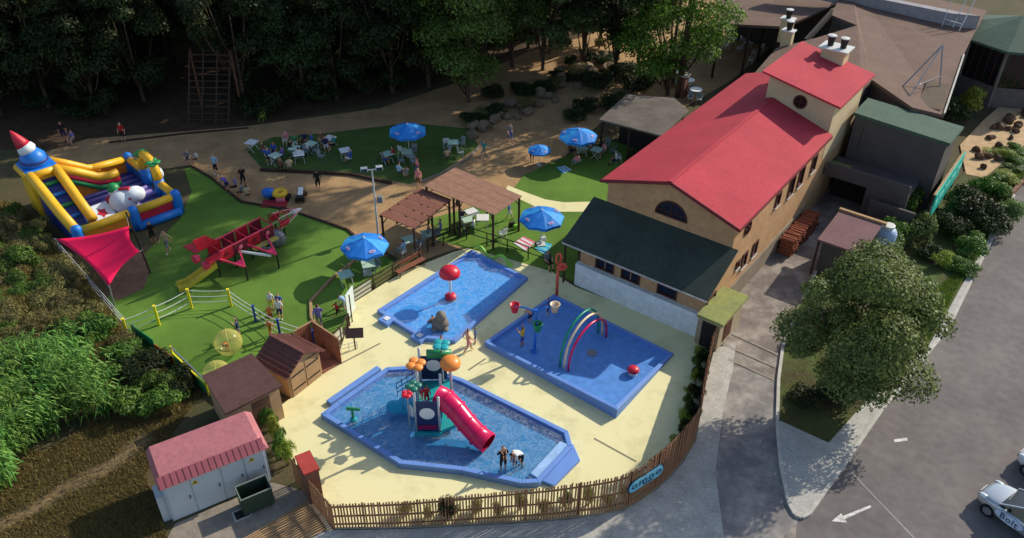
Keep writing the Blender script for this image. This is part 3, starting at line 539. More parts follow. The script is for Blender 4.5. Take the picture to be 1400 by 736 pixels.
p = P(602, 446, .25); t = thing('seal_fountain', 'grey rock-like animal fountain sitting in the paddling pool', 'fountain', (p.x, p.y, 0)); b = MB(); b.ball((0, 0, .42), .5, 14, 9, (1, .85, .95)); b.ball((.06, -.05, .95), .34, 12, 8, (.9, .9, 1.1)); b.ball((.12, -.22, 1.12), .2, 10, 6); b.build('body', mat('fountain_stone', (124, 116, 104), .8, .2, 3, .4), t, True); b = MB(); b.ball((-.3, -.3, .3), .18, 8, 6, (1, 1.4, .6)); b.ball((.32, -.3, .3), .18, 8, 6, (1, 1.4, .6)); b.build('flipper', mat('fountain_stone', (1, 1, 1)), t, True)
t = thing('snake_fountain', 'wavy green snake pipe along the far edge of the paddling pool', 'water toy', P(672, 357)); pts = []
a_, c_ = P(648, 346), P(697, 367)
for i in range(25): s_ = i/24; pts.append(a_.lerp(c_, s_)+Zv*(.42+.28*math.sin(s_*PI*3.2)))
b = MB(t.location); b.tube(pts, .09, 8); b.build('body', LG, t, True); b = MB(t.location); b.ball(pts[-1]+Vector((0, 0, .02)), .17, 10, 7, (1.3, 1, .8)); b.build('head', LG, t, True)
# tipping bucket tree
t = thing('bucket_tree', 'blue post with three arms carrying red, cream and green tipping buckets', 'water toy', P(731, 482)); b = MB(); b.cyl((0, 0, 0), (0, 0, 2.95), .075, n=10); b.build('post', BL, t); b = MB(); b.lathe([(.24, 0), (.24, .06), (.1, .16)], n=14); b.build('base', BL, t)
for an, ln, z, m in ((PI-.25, 1.15, 2.9, RD), (.35, 1.05, 2.9, CR), (-1.3, .35, 2.15, GR)):
    e = Vector((math.cos(an)*ln, math.sin(an)*ln, z)); b = MB(); b.tube([(0, 0, z-.1), e*.5+Vector((0, 0, z*.5+.05)), e], .045, 6); o = b.build('arm', BL, t)
    b = MB(); b.lathe([(.16, -.35), (.26, .12), (.28, .14), (.24, .14), (.14, -.28)], e+Vector((0, 0, .0)), 14); b.build('bucket', m, o, True)
t = thing('flower_shower', 'tall orange flower shower with looped top by the lean-to porch', 'water toy', P(761, 405)); b = MB(); b.cyl((0, 0, 0), (0, 0, 2.2), .1, .085, 10); b.tube([(0, 0, 2.2), (-.12, 0, 2.55), (-.1, 0, 2.95), (.06, 0, 3.05), (.16, 0, 2.8), (.1, 0, 2.4)], .075, 8); b.build('post', plastic('coral', (226, 92, 62)), t, True)
for k in range(6): a_ = k*PI/3; b = MB(); b.ball((.24+.17*math.cos(a_), -.12, 2.2+.17*math.sin(a_)), .12, 8, 6, (1, .5, 1)); b.build('petal', plastic('coral', (1, 1, 1)), t, True)
b = MB(); b.ball((.24, -.14, 2.2), .1, 8, 6); b.build('flower_centre', RD, t, True)
f0, f1 = P(771, 505), P(823, 459); d_ = f1-f0; sd = Vector((d_.y, -d_.x, 0)).normalized()
t = thing('rainbow_arch', 'three nested rainbow water arches in green, cream and magenta', 'water toy', (f0+f1)/2)
for k, (m, h_) in enumerate(((plastic('arch_green', (26, 140, 108)), 2.5), (CR, 2.35), (MG, 2.05))):
    b = MB(t.location); o_ = sd*((k-1)*.27); b.tube([f0+o_+d_*(.5-.5*math.cos(PI*i/24))+Zv*(h_*math.sin(PI*i/24)**.75) for i in range(25)], .065, 8); b.build('arch', m, t, True)
# slide tower
T0 = P(586, 595, .1); T0.z = 0; t = thing('slide_tower', 'navy water play tower with magenta tube slide and orange spray toadstools', 'play tower', T0)
STEEL = mat('steel_post', (186, 188, 192), .35, .06, metal=.4)
for x, y, h_ in ((-.55, 0, 3.35), (.55, 0, 2.6), (-.55, 1.25, 3.5), (.55, 1.25, 2.9), (1.0, 1.9, 3.1), (-.55, 2.5, 3.4), (.9, 2.6, 2.6)):
    b = MB(); b.cyl((x, y, 0), (x, y, h_), .065, n=10); b.build('post', STEEL, t, True)
b = MB(); b.prism([(-.6, 0, 0), (.6, 0, 0), (.6, 1.25, 0), (1.0, 1.9, 0), (.9, 2.6, 0), (-.6, 2.5, 0)], 1.15, 1.27); b.build('platform', TL, t)
def discpanel(c, wd, ht, z0, ang, tilt=0):
    ex = Vector((math.cos(ang), math.sin(ang), 0)); n_ = Vector((math.sin(ang), -math.cos(ang), 0)); c = Vector(c)
    b = MB(); b.box(c+Zv*(z0+ht/2), (wd, .06, ht), ax=(ex, -n_, Zv)); o = b.build('panel', NV, t, bevel=.02); b = MB(); b.lathe([(.36, -.05), (.36, .05), (.3, .06)], c+Zv*(z0+ht*.62), 20, ax=(ex, Zv, n_)); b.build('porthole', WH, o)
    return o
discpanel((0, -.02, 0), 1.0, 2.0, .35, 0); discpanel((.1, 2.62, 0), 1.3, 1.5, 1.3, .03); discpanel((-.62, 1.9, 0), .95, 1.3, 1.2, PI/2)
b = MB(); b.bar((-.45, -.09, .75), (.45, -.09, .8), .05); b.bar((-.45, -.09, .62), (.45, -.09, .62), .03); b.build('rail', MG, t)
b = MB(); b.prism([(.6, -.1, 0), (1.4, .4, 0), (1.25, 1.1, 0), (.6, 1.2, 0)], .3, .5); b.build('landing', TL, t)
b = MB(); b.prism([(-.65, -.15, 0), (.65, -.15, 0), (.65, .0, 0), (-.65, .0, 0)], .1, .4); b.build('foot_beam', TL, t)
for k in range(4): b = MB(); b.prism([(-.65-.32*k, 1.3, 0), (-.65-.32*k, 2.3, 0), (-.97-.32*k, 2.3, 0), (-.97-.32*k, 1.3, 0)], 0.06, 1.05-.27*k); b.build('step', LB, t)
b = MB(); b.lathe([(.42, -.05), (.42, .05)], (-1.75, 1.3, .65), 18, ax=(Vector((1, 0, 0)), Zv, Vector((0, -1, 0)))); b.build('splash_disc', LB, t); b = MB(); b.lathe([(.3, -.04), (.3, .04)], (-.85, .6, 1.1), 18, ax=(Vector((.6, -.8, 0)), Zv, Vector((-.8, -.6, 0)))); b.build('spray_disc', WH, t)
b = MB()
for k in range(5): b.bar((-1.75+.27*k, 2.35, .3+.27*k), (-1.75+.27*k, 2.35, 1.3+.27*k), .03); 
for k in range(3): b.bar((-1.75, 2.35, .6+.3*k), (-.65, 2.35, 1.5+.3*k), .03)
b.build('net', NV, t)
b = MB(); dome(b, (1.0, 1.9, 3.0), .5, .36, 16, lip=.1); b.build('toadstool', OR, t, True)
def petals(c, r, m, n=4, ph=0.0, flat=.35):
    for k in range(n): a_ = 2*PI*k/n+ph; b = MB(); b.ball(Vector(c)+Vector((math.cos(a_)*r*.6, math.sin(a_)*r*.6, 0)), r*.6, 9, 6, (1, 1, flat)); b.build('leaf_scoop', m, t, True)
petals((-.55, 1.25, 3.5), .42, OR, 4, .5, .5); petals((-.55, 0, 3.3), .34, plastic('scoop_green', (34, 110, 92)), 4, .2, .5); petals((.55, 2.5, 3.65), .4, TL, 4, .7, .3); b = MB(); b.cyl((.55, 2.5, 1.2), (.55, 2.5, 3.65), .05); b.build('post', STEEL, t)
petals((-.95, .5, 2.3), .26, RD, 5, 0, .5); b = MB(); b.cyl((-.95, .5, 0), (-.95, .5, 2.3), .04); b.build('post', STEEL, t)
b = MB(); b.cyl((-.2, 2.55, 3.0), (1.0, 2.6, 3.0), .22, n=12); b.build('roll_bar', GR, t, True)
sp = [Vector(v) for v in ((.45, .75, 1.95), (.85, .55, 1.9), (1.35, .2, 1.6), (1.85, -.22, 1.18), (2.4, -.66, .84), (2.9, -1.02, .7))]; n_ = 18; b = MB()
b.tube(sp, .46, n_, caps=False, rs=[.54, .54, .5, .5, .5, .53]); b.tube(sp, .42, n_, caps=False, rs=[.5, .5, .46, .46, .46, .48]); k1 = len(sp)*n_
for e_ in (0, len(sp)-1): 
    for j in range(n_): a_ = e_*n_+j; c_ = e_*n_+(j+1) % n_; b.f.append((a_, c_, c_+k1, a_+k1)); b.m.append(0)
o = b.build('tube_slide', MG, t, True)
for i in (1, 2, 3, 4): d_ = (sp[i+1]-sp[i-1]).normalized(); b = MB(); b.tube([sp[i]-d_*.05, sp[i]+d_*.05], .56, 18); b.build('slide_flange', MG, o, True)

# ================================================================== slat fence
FB = [(405, 660), (430, 692), (458, 724), (560, 722), (700, 715), (779, 709), (853, 697), (896, 669), (915, 652), (934, 629), (949, 603), (957, 562), (964, 522), (973, 480)]
FH = [1.6, 1.6, 1.62, 1.75, 2.1, 2.25, 2.4, 2.5, 2.5, 2.45, 2.3, 2.1, 1.9, 1.7]
t = thing('slat_fence', 'curving fence of upright timber slats round the pool deck', 'fence', P(700, 715)); of = t.location.copy(); base = [P(*p) for p in FB]
b = MB(); b.box((0, 0, .5), (.07, .03, 1.0)); slm = b.mesh('slat', M_slat); ns = 0
def along(q, hs, step):
    out = []; acc = 0.0
    for i in range(len(q)-1):
        ln = (q[i+1]-q[i]).length; d = (q[i+1]-q[i])/ln
        while acc < ln: s_ = acc/ln; out.append((q[i].lerp(q[i+1], s_), hs[i]*(1-s_)+hs[i+1]*s_, d)); acc += step
        acc -= ln
    return out
def smooth_line(q, hs, m=4):     # Catmull-Rom so the bend is round
    Q = []; Hh = []
    for i in range(len(q)-1):
        p0, p1, p2, p3 = q[max(i-1, 0)], q[i], q[i+1], q[min(i+2, len(q)-1)]
        for k in range(m):
            s_ = k/m; Q.append(.5*((2*p1)+(p2-p0)*s_+(2*p0-5*p1+4*p2-p3)*s_*s_+(3*p1-p0-3*p2+p3)*s_**3)); Hh.append(hs[i]*(1-s_)+hs[i+1]*s_)
    return Q+[q[-1]], Hh+[hs[-1]]
SQ, SH = smooth_line(base[2:], FH[2:]); SQ = base[:2]+SQ; SH = FH[:2]+SH
for p, h_, d in along(SQ, SH, .128):
    o = bpy.data.objects.new('slat', slm); COL.objects.link(o); o.parent = t; o.location = p-of; o.scale = (1, 1, h_+rnd.uniform(-.03, .03)); o.rotation_euler = (rnd.uniform(-.012, .012), rnd.uniform(-.015, .015), math.atan2(d.y, d.x)); ns += 1
for z0 in (.18, .5, .86):
    b = MB(of)
    for i in range(len(SQ)-1): d = (SQ[i+1]-SQ[i]).normalized(); nn = Vector((-d.y, d.x, 0))*.045; b.bar(SQ[i]+nn+Zv*SH[i]*z0, SQ[i+1]+nn+Zv*SH[i+1]*z0, .04, .08)
    b.build('rail', M_dwood, t)
for p, h_, d in along(SQ, SH, 2.3): b = MB(of); nn = Vector((-d.y, d.x, 0))*.1; b.box(p+nn+Zv*h_*.47, (.08, .08, h_*.94), rz=math.atan2(d.y, d.x)); b.build('post', M_dwood, t)
# opaque backing added behind the curved part so the fence shades the deck
b = MB(of)
for i in range(len(SQ)-26, len(SQ)-1): d = (SQ[i+1]-SQ[i]).normalized(); nn = Vector((-d.y, d.x, 0))*.075; b.bar(SQ[i]+nn+Zv*SH[i]*.49, SQ[i+1]+nn+Zv*SH[i+1]*.49, .015, (SH[i]+SH[i+1])*.48)
b.build('shadow_backing', mat('screen_brown', (104, 74, 56), .9, .2, 4), t)
# plinth board
b = MB(of)
for i in range(2, len(SQ)-1): b.bar(SQ[i]+Zv*.06, SQ[i+1]+Zv*.06, .06, .12)
b.build('plinth', M_conc, t)
# capsule sign with lettering
a_, c_ = P(853, 697), P(896, 669); d = (c_-a_).normalized(); nn = Vector((d.y, -d.x, 0)); sc = a_.lerp(c_, .55)+Zv*1.38+nn*.1
t = thing('park_sign', 'pale blue capsule sign with dark lettering mounted on the slat fence', 'sign', (sc.x, sc.y, sc.z-.35)); so = t.location.copy()
def capsule(ln, r, z): return [Vector((x_, y_, z)) for x_, y_ in [((ln/2-r)+r*math.cos(-PI/2+PI*i/12), r*math.sin(-PI/2+PI*i/12)) for i in range(13)]+[(-(ln/2-r)+r*math.cos(PI/2+PI*i/12), r*math.sin(PI/2+PI*i/12)) for i in range(13)]]
def plate(ln, r, z0, z1, m, name, par):
    b = MB(so); n = 26; v0 = [sc+d*v.x+Zv*v.y+nn*z0 for v in capsule(ln, r, 0)]; v1 = [sc+d*v.x+Zv*v.y+nn*z1 for v in capsule(ln, r, 0)]
    b.add(v0+v1, [tuple(range(n, 2*n)), tuple(reversed(range(n)))]+[(i, (i+1) % n, (i+1) % n+n, i+n) for i in range(n)]); return b.build(name, m, par)
SNV = mat('sign_navy', (22, 58, 84), .6); pl = plate(2.15, .38, -.06, .0, SNV, 'border', t); pl2 = plate(2.03, .32, -.02, .02, mat('sign_blue', (120, 190, 214), .5, .04), 'face', t)
lo = lettering('omno', .56, SNV, t, sc+nn*.03+Zv*.06, d, Zv, so); lo.scale = (1.25, .95, 1)
b2 = lettering('PARK', .17, SNV, t, sc+nn*.03-Zv*.2+d*.1, d, Zv, so); b2.scale = (1.3, 1, 1)

# brown gate pillar at the fence end, cattle grid, kiosk, skip
t = thing('gate_pillar', 'square brown cabinet pillar with red lid at the fence end', 'pillar', P(428, 686)); b = MB(); b.box((-.1, .45, .98), (.62, 1.1, 1.96), rz=.55); b.build('cabinet', mat('pillar_brown', (112, 78, 64), .85, .2, 2), t); b = MB(); b.box((-.1, .45, 2.0), (.7, 1.2, .1), rz=.55); b.build('lid', mat('lid_red', (164, 62, 54), .8), t)
gp = [P(329, 740), P(421, 685), P(447, 724), P(380, 770)]; t = thing('cattle_grid', 'slatted pale grid of parallel bars set in the concrete apron', 'grid', (gp[0]+gp[2])/2); of = t.location.copy()
bd = (gp[1]-gp[0]); sdv = (gp[2]-gp[1]); 
for k in range(16):
    s_ = (k+.5)/16; b = MB(of); b.bar(gp[0]+sdv*s_+Zv*.05, gp[1]+sdv*s_+Zv*.05, .07, .08); b.build('bar', M_lwood, t)
for s_ in (.02, .45, .98): b = MB(of); b.bar(gp[0]+bd*s_+Zv*.02, gp[0]+bd*s_+sdv+Zv*.02, .1, .05); b.build('bearer', M_dmetal, t)
KF = P(237, 713); KR = P(372, 657); e1 = (KR-KF).normalized(); e2 = Vector((-e1.y, e1.x, 0)); kw = (KR-KF).length; kd = 2.2; t = thing('substation_kiosk', 'pale grey electrical kiosk with pink hipped roof and warning triangles', 'kiosk', KF); of = KF.copy()
kp = lambda u, v, z=0.0: KF+e1*u+e2*v+Zv*z
M_kw = mat('kiosk_grey', (186, 192, 194), .7, .08, 1, .05); M_kr = mat('kiosk_pink', (168, 104, 108), .75, .08, 1, .06, sc2=6)
b = MB(of); b.prism([kp(0, 0), kp(kw, 0), kp(kw, kd), kp(0, kd)], 0, 2.25); b.build('wall', M_kw, t)
b = MB(of); lo_ = [kp(-.15, -.15, 2.2), kp(kw+.15, -.15, 2.2), kp(kw+.15, kd+.15, 2.2), kp(-.15, kd+.15, 2.2)]; hi_ = [kp(.05, .25, 2.55), kp(kw-.15, .25, 2.55), kp(kw-.15, kd-.05, 2.6), kp(.05, kd-.05, 2.6)]
b.add(lo_+hi_, [(0, 3, 2, 1), (4, 5, 6, 7), (0, 1, 5, 4), (1, 2, 6, 5), (2, 3, 7, 6), (3, 0, 4, 7)]); rf = b.build('roof', M_kr, t)
for k in range(17):
    u0 = -.1+k*(kw+.1)/17; b = MB(of); b.bar(kp(u0+.14, -.19, 2.22), kp(u0+.14, .24, 2.58), .22, .03); b.build('tile', mat('kiosk_tile', (146, 80, 88), .8, .15, 3), rf)
for u0, u1 in ((.08, 1.05), (1.12, 2.3), (2.4, 3.3), (3.4, 4.25)):
    b = MB(of); b.box(kp((u0+u1)/2, -.02, 1.1), (u1-u0, .04, 2.1), rz=math.atan2(e1.y, e1.x)); o = b.build('door', M_kw, t, bevel=.01); b = MB(of); b.box(kp(u1-.12, -.06, 1.1), (.04, .05, .2), rz=math.atan2(e1.y, e1.x)); b.build('handle', M_dmetal, o)
    if u0 in (1.12, 3.4):
        cc = kp(u0+.15 if u0 < 2 else u0+.3, -.045, 1.8); b = MB(of); b.add([cc-e1*.16-Zv*.12, cc+e1*.16-Zv*.12, cc+Zv*.16], [(0, 1, 2)]); b.build('warning_sign', mat('warn_yellow', (200, 170, 40), .6), o); b = MB(of); b.add([cc-e1*.05-Zv*.07-e2*.004, cc+e1*.05-Zv*.03-e2*.004, cc+Zv*.09-e2*.004], [(0, 1, 2)]); b.build('warning_bolt', M_dark, o)
b = MB(of); b.prism([kp(-.35, .15), kp(0, .15), kp(0, .95), kp(-.35, .95)], 0, 1.5); b.build('side_cabinet', M_kw, t)
SK = P(352, 690); t = thing('waste_skip', 'open dark green waste bin in front of the kiosk', 'bin', SK, math.atan2(e1.y, e1.x)); M_sk = mat('skip_green', (52, 68, 52), .6, .15, 2)
for nm, cc, dd in (('side', (0, -.4, .62), (1.3, .05, 1.0)), ('side', (0, .4, .62), (1.3, .05, 1.0)), ('end', (-.65, 0, .62), (.05, .8, 1.0)), ('end', (.65, 0, .62), (.05, .8, 1.0)), ('floor', (0, 0, .15), (1.3, .8, .06))): b = MB(); b.box(cc, dd, taper=1.0); b.build(nm, M_sk, t)
b = MB(); b.tube([(-.67, -.42, 1.13), (.67, -.42, 1.13), (.67, .42, 1.13), (-.67, .42, 1.13)], .035, 6, closed=True); b.build('rim', mat('skip_rim', (130, 138, 128), .6), t)
for x in (-.5, .5):
    for y in (-.3, .3): b = MB(); b.cyl((x, y-.03, .08), (x, y+.03, .08), .08, n=10); b.build('wheel', BK, t)
b = MB(); b.ball((.05, 0, .35), .22, 8, 6, (1.2, 1, .7)); b.build('rubbish_bag', GY, t)
p = P(331, 703); t = thing('manhole_cover', 'square dark manhole cover in the concrete apron', 'cover', p); b = MB(); b.box((0, 0, .015), (.6, .45, .03), rz=.55); b.build('plate', M_dmetal, t); b = MB(); b.box((0, 0, .008), (.76, .6, .016), rz=.55); b.build('surround', M_kerb, t)

# ================================================================== sheds
Q = [P(276, 513.5, 2.35), P(344, 483, 2.35), P(386, 527, 2.2), P(308, 566, 2.2)]
t = thing('shed', 'larger tan shed with flat dark brown felt roof next to the kiosk', 'shed', sum((Vector((q.x, q.y, 0)) for q in Q), Vector())/4); of = t.location.copy(); M_feltp = mat('felt_purple', (86, 60, 56), .9, .2, 1.5, .2, 30, rgb2=None, sc2=8); M_shed = mat('shed_tan', (174, 142, 108), .85, .12, 1, .1)
b = MB(of); slab(b, Q, .1); b.build('roof', M_feltp, t); cc = of; W_ = [cc+(Vector((q.x, q.y, 0))-cc)*.9 for q in Q]; b = MB(of); b.prism(W_, 0, [2.24, 2.24, 2.12, 2.12]); b.build('wall', M_shed, t); b = MB(of); dd = (W_[3]-W_[2]).normalized(); b.box(W_[2]+dd*1.0+Zv*.95, (.9, .06, 1.9), ax=(dd, Vector((-dd.y, dd.x, 0)), Zv)); b.build('door', mat('shed_dark_door', (104, 74, 58), .8), t)
# gabled playhouse shed
f0, f1 = P(399, 545), P(441, 512); ex = (f1-f0).normalized(); wd = (f1-f0).length; nb = Vector((-ex.y, ex.x, 0)); dp = 2.0; t = thing('shed', 'gabled tan tool shed with brown tiled roof and double doors', 'shed', f0.lerp(f1, .5)); of = t.location.copy(); sp_ = lambda u, v, z: f0+ex*u+nb*v+Zv*z
h0, h1 = 1.75, 2.3; vs = [sp_(0, 0, 0), sp_(wd, 0, 0), sp_(wd, 0, h0), sp_(wd/2, 0, h1), sp_(0, 0, h0)]; vs += [v+nb*dp for v in vs]
b = MB(of); b.add(vs, [(0, 1, 2, 3, 4), (9, 8, 7, 6, 5), (1, 6, 7, 2), (5, 0, 4, 9)]); b.build('wall', M_shed, t)
M_tile = mat('shed_roof_tile', (108, 68, 60), .85, .15, 2, .2)
for s_ in (0, 1):
    ev = sp_(-.22, 0, h0-.2) if s_ == 0 else sp_(wd+.22, 0, h0-.2); rg = sp_(wd/2, 0, h1+.06); b = MB(of); q = [ev-nb*.2, rg-nb*.2, rg+nb*(dp+.2), ev+nb*(dp+.2)]; slab(b, q, .06); ro = b.build('roof_slope', M_tile, t)
    for k in range(6):   # tile courses standing a little proud
        s0 = k/6; a0 = ev.lerp(rg, s0+.01); b = MB(of); b.bar(a0-nb*.22+Zv*.03, a0+nb*(dp+.22)+Zv*.03, .09, .035); b.build('tile_course', M_tile, ro)
b = MB(of); b.bar(sp_(wd/2, -.22, h1+.09), sp_(wd/2, dp+.22, h1+.09), .16, .05); b.build('ridge', M_tile, t)
for s_ in (0, 1):
    b = MB(of); b.box(sp_(wd*(.27+.46*s_), -.035, .85), (wd*.43, .05, 1.6), ax=(ex, nb, Zv)); o = b.build('door', mat('shed_door', (164, 132, 98), .85, .15, 2), t)
    for zz in (.45, 1.3): b = MB(of); b.box(sp_(wd*(.27+.46*s_), -.07, zz), (wd*.38, .03, .07), ax=(ex, nb, Zv)); b.build('hinge_strap', M_dmetal, o)
# slatted open enclosure
f0, f1 = P(442, 512), P(464, 498); ex = (f1-f0).normalized(); nb = Vector((-ex.y, ex.x, 0)); wd = (f1-f0).length+.1; t = thing('slatted_bin_store', 'open reddish slatted timber store beside the gabled shed', 'store', f0.lerp(f1, .5)); of = t.location.copy(); M_rw = mat('red_wood', (138, 86, 66), .8, .2, 3)
sp_ = lambda u, v, z: f0+ex*u+nb*v+Zv*z
for k in range(13): b = MB(of); b.box(sp_(wd, k*.17, .85), (.05, .14, 1.7), ax=(ex, nb, Zv)); b.build('slat', M_rw, t)
for k in range(6): b = MB(of); b.box(sp_(.1+k*.17, 2.1, .85), (.14, .05, 1.7), ax=(ex, nb, Zv)); b.build('slat', M_rw, t)
b = MB(of); b.bar(sp_(wd, 0, 1.73), sp_(wd, 2.1, 1.73), .08, .05); b.bar(sp_(0, 2.1, 1.73), sp_(wd, 2.1, 1.73), .08, .05); b.build('top_rail', M_lwood, t); b = MB(of); b.prism([sp_(0, 0, 0), sp_(wd, 0, 0), sp_(wd, 2.1, 0), sp_(0, 2.1, 0)], .02, .12); b.build('floor', M_rw, t)
# notice boards near the gate
p = P(486, 478); t = thing('notice_board', 'dark square notice board on a single post by the deck gate', 'board', p); b = MB(); b.cyl((0, 0, 0), (0, 0, 1.0), .04); b.build('post', M_dmetal, t); b = MB(); b.box((.05, 0, 1.15), (.95, .55, .04), ax=(Vector((1, .1, 0)).normalized(), Vector((-.1, .8, .6)).normalized(), Vector((.06, -.6, .8)).normalized())); b.build('board', mat('board_dark', (62, 46, 44), .7), t)
p = P(481, 432); t = thing('banner_board', 'white upright information banner at the lawn gate', 'banner', p); b = MB(); b.box((0, 0, 1.0), (.05, 1.0, 1.6), rz=-.25); b.build('sheet', mat('banner_white', (206, 216, 206), .6, .1), t); b = MB(); b.cyl((.12, -.55, 0), (.12, -.55, 1.9), .035); b.cyl((-.12, .5, 0), (-.12, .5, 1.9), .035); b.build('frame', M_dwood, t)

# ================================================================== timber fences of the deck
def railfence(pts, label, h, rails, m, step=1.7, pr=.05, name='rail_fence', infill=()):
    q = [P(*p) for p in pts]; t = thing(name, label, 'fence', q[0]); of = q[0].copy()
    for p, h_, d in along(q, [h]*len(q), step)+[(q[-1], h, None)]: b = MB(of); b.cyl(p, p+Zv*h, pr, n=8); b.build('post', m, t)
    for z in rails:
        b = MB(of)
        for i in range(len(q)-1): b.bar(q[i]+Zv*z, q[i+1]+Zv*z, pr*.9, pr*1.5)
        b.build('rail', m, t)
    for (i, s0, s1, mm) in infill: a_, c_ = q[i].lerp(q[i+1], s0), q[i].lerp(q[i+1], s1); b = MB(of); b.bar(a_+Zv*h*.5, c_+Zv*h*.5, .03, h*.75); b.build('panel', mm, t)
    return t
M_fg = mat('fence_green', (96, 100, 58), .85, .2, 2)
railfence([(484, 414), (512, 396), (545, 375), (575, 357)], 'dark timber rail fence with boards between lawn and paddling pool', .95, (.35, .65, .95), M_dwood, 1.6, infill=((0, .05, .85, mat('fence_banner', (190, 190, 170), .7, .12)), (1, .05, .95, M_fg), (2, .05, .9, M_fg)))
railfence([(452, 480), (470, 462), (478, 446)], 'short timber fence with pale panel behind the notice board', .9, (.4, .9), M_dwood, 1.0, infill=((0, .05, .95, mat('fence_banner', (1, 1, 1))),))
railfence([(638, 328), (676, 340), (712, 352), (752, 366)], 'dark metal railing between paddling pool and picnic lawn', 1.0, (.55, 1.0), M_dmetal, 1.5, .035, 'metal_railing')
railfence([(585, 345), (612, 334), (640, 322)], 'low dark railing in front of the reed pergola', .9, (.45, .9), M_dmetal, 1.2, .035, 'metal_railing')
railfence([(455, 485), (489, 477)], 'thin white folding barrier rail lying by the gate', .5, (.25, .5), M_wmetal, .9, .02, 'barrier')
# timber edging of the lawn
def edging(pts, label, wd=.16, h=.14, m=M_lwood):
    q = [P(*p) for p in pts]; t = thing('timber_edging', label, 'edging', q[0]); of = q[0].copy()
    for i in range(len(q)-1): b = MB(of); d = (q[i+1]-q[i]).normalized(); b.bar(q[i]+Zv*h/2+d*.003, q[i+1]+Zv*h/2-d*.003, wd, h); b.build('beam', m, t)
edging([(438, 452), (426, 436), (425, 413), (452, 384), (492, 352)], 'angled pale timber edging on the lawn beside the umbrella shadow')
edging([(262, 228), (290, 245), (330, 277), (395, 288), (475, 315), (514, 348)], 'long dark timber edging between lawn and sand path', .14, .12, M_dwood)
edging([(356, 234), (400, 236), (480, 240), (535, 252)], 'dark log edging below the shaded table terrace', .2, .22, M_dwood); edging([(575, 250), (610, 236), (640, 218), (660, 196)], 'curved kerb edging below the umbrella terrace lawn', .14, .14, M_conc)
t = thing('bench', 'long reddish plank bench by the paddling pool fence', 'bench', P(560, 376)); a_, c_ = P(545, 382), P(582, 362); d = (c_-a_).normalized(); nn = Vector((-d.y, d.x, 0)); of = t.location.copy()
for k in range(3): b = MB(of); b.bar(a_+nn*(.13*k)+Zv*.44, c_+nn*(.13*k)+Zv*.44, .11, .04); b.build('seat_plank', M_rw, t)
for k in range(2): b = MB(of); b.bar(a_+nn*.42+Zv*(.62+.16*k), c_+nn*.42+Zv*(.62+.16*k), .04, .12); b.build('back_plank', M_rw, t)
for s_ in (.06, .94): b = MB(of); p = a_.lerp(c_, s_); b.bar(p, p+Zv*.43, .06); b.bar(p+nn*.3, p+nn*.42+Zv*.85, .06); b.bar(p+Zv*.4, p+nn*.3+Zv*.4, .05); b.build('leg', M_dmetal, t)

# ================================================================== pergolas
def pergola(label, cs, n, m, gap, posts, batten=False):
    q = [P(*c) for c in cs]; cc = sum((Vector((v.x, v.y, 0)) for v in q), Vector())/4; t = thing('pergola', label, 'pergola', cc); of = cc.copy()
    for k in range(n):
        s0, s1 = k/n+gap/2, (k+1)/n-gap/2; b = MB(of); slab(b, [q[0].lerp(q[1], s0), q[0].lerp(q[1], s1), q[3].lerp(q[2], s1), q[3].lerp(q[2], s0)], .04); b.build('roof_panel', m, t)
    for s_ in (.03, .5, .97): b = MB(of); b.bar(q[0].lerp(q[3], s_)-Zv*.1, q[1].lerp(q[2], s_)-Zv*.1, .09, .12); b.build('beam', M_dwood, t)
    for u, v in posts:
        p = q[0].lerp(q[1], u).lerp(q[3].lerp(q[2], u), v); b = MB(of); b.cyl((p.x, p.y, 0), (p.x, p.y, p.z-.1), .075, n=8); o = b.build('post', M_dwood, t)
        b = MB(of); dd = (cc-Vector((p.x, p.y, 0))).normalized(); b.bar((p.x, p.y, p.z-.7), Vector((p.x, p.y, p.z-.12))+dd*.5, .05); b.build('brace', M_dwood, o)
    return t
M_reed = mat('reed_mat', (150, 112, 92), .95, .22, 3, .4, 30, stretch=(1, 1, 1), sc2=14); M_perg = mat('pergola_boards', (128, 82, 68), .85, .15, 1.5, .15)
pergola('smaller pergola with five brown board panels beside the lamp post', [(518, 294, 2.45), (575, 256, 2.55), (617, 272, 2.55), (566, 313, 2.45)], 5, M_perg, .025, ((.03, .04), (.97, .04), (.03, .96), (.97, .96), (.5, .96)))
pergola('wider pergola covered with pinkish reed matting over picnic tables', [(579, 254, 2.9), (622, 229, 2.9), (714, 268, 2.7), (676, 294, 2.7)], 4, M_reed, .008, ((.03, .03), (.97, .03), (.03, .97), (.97, .97), (.03, .5), (.03, .42), (.97, .5)))
# lamp post with twin floodlights
t = thing('lamp_post', 'slim pale lamp post carrying two square floodlights', 'lamp post', P(517, 320)); b = MB(); b.tube([(0, 0, 0), (0, 0, 4.7)], .06, 8, rs=[.08, .05]); b.build('pole', M_wmetal, t); b = MB(); b.bar((-.5, -.1, 4.72), (.5, .15, 4.72), .07); b.build('crossbar', M_wmetal, t)
for s_ in (-1, 1): b = MB(); b.box((s_*.45, s_*.12-.1, 4.86), (.42, .3, .24), rz=.25); o = b.build('floodlight', M_wmetal, t, bevel=.02); b = MB(); b.box((s_*.45+.03, s_*.12-.27, 4.86), (.36, .03, .18), rz=.25); b.build('lens', M_glass, o)
b = MB(); b.box((.32, .05, 2.6), (.32, .3, .42)); b.build('control_box', mat('box_grey', (120, 124, 130), .6), t); b = MB(); b.bar((0, 0, 2.4), (.32, .05, 2.4), .04); b.build('bracket', M_wmetal, t)
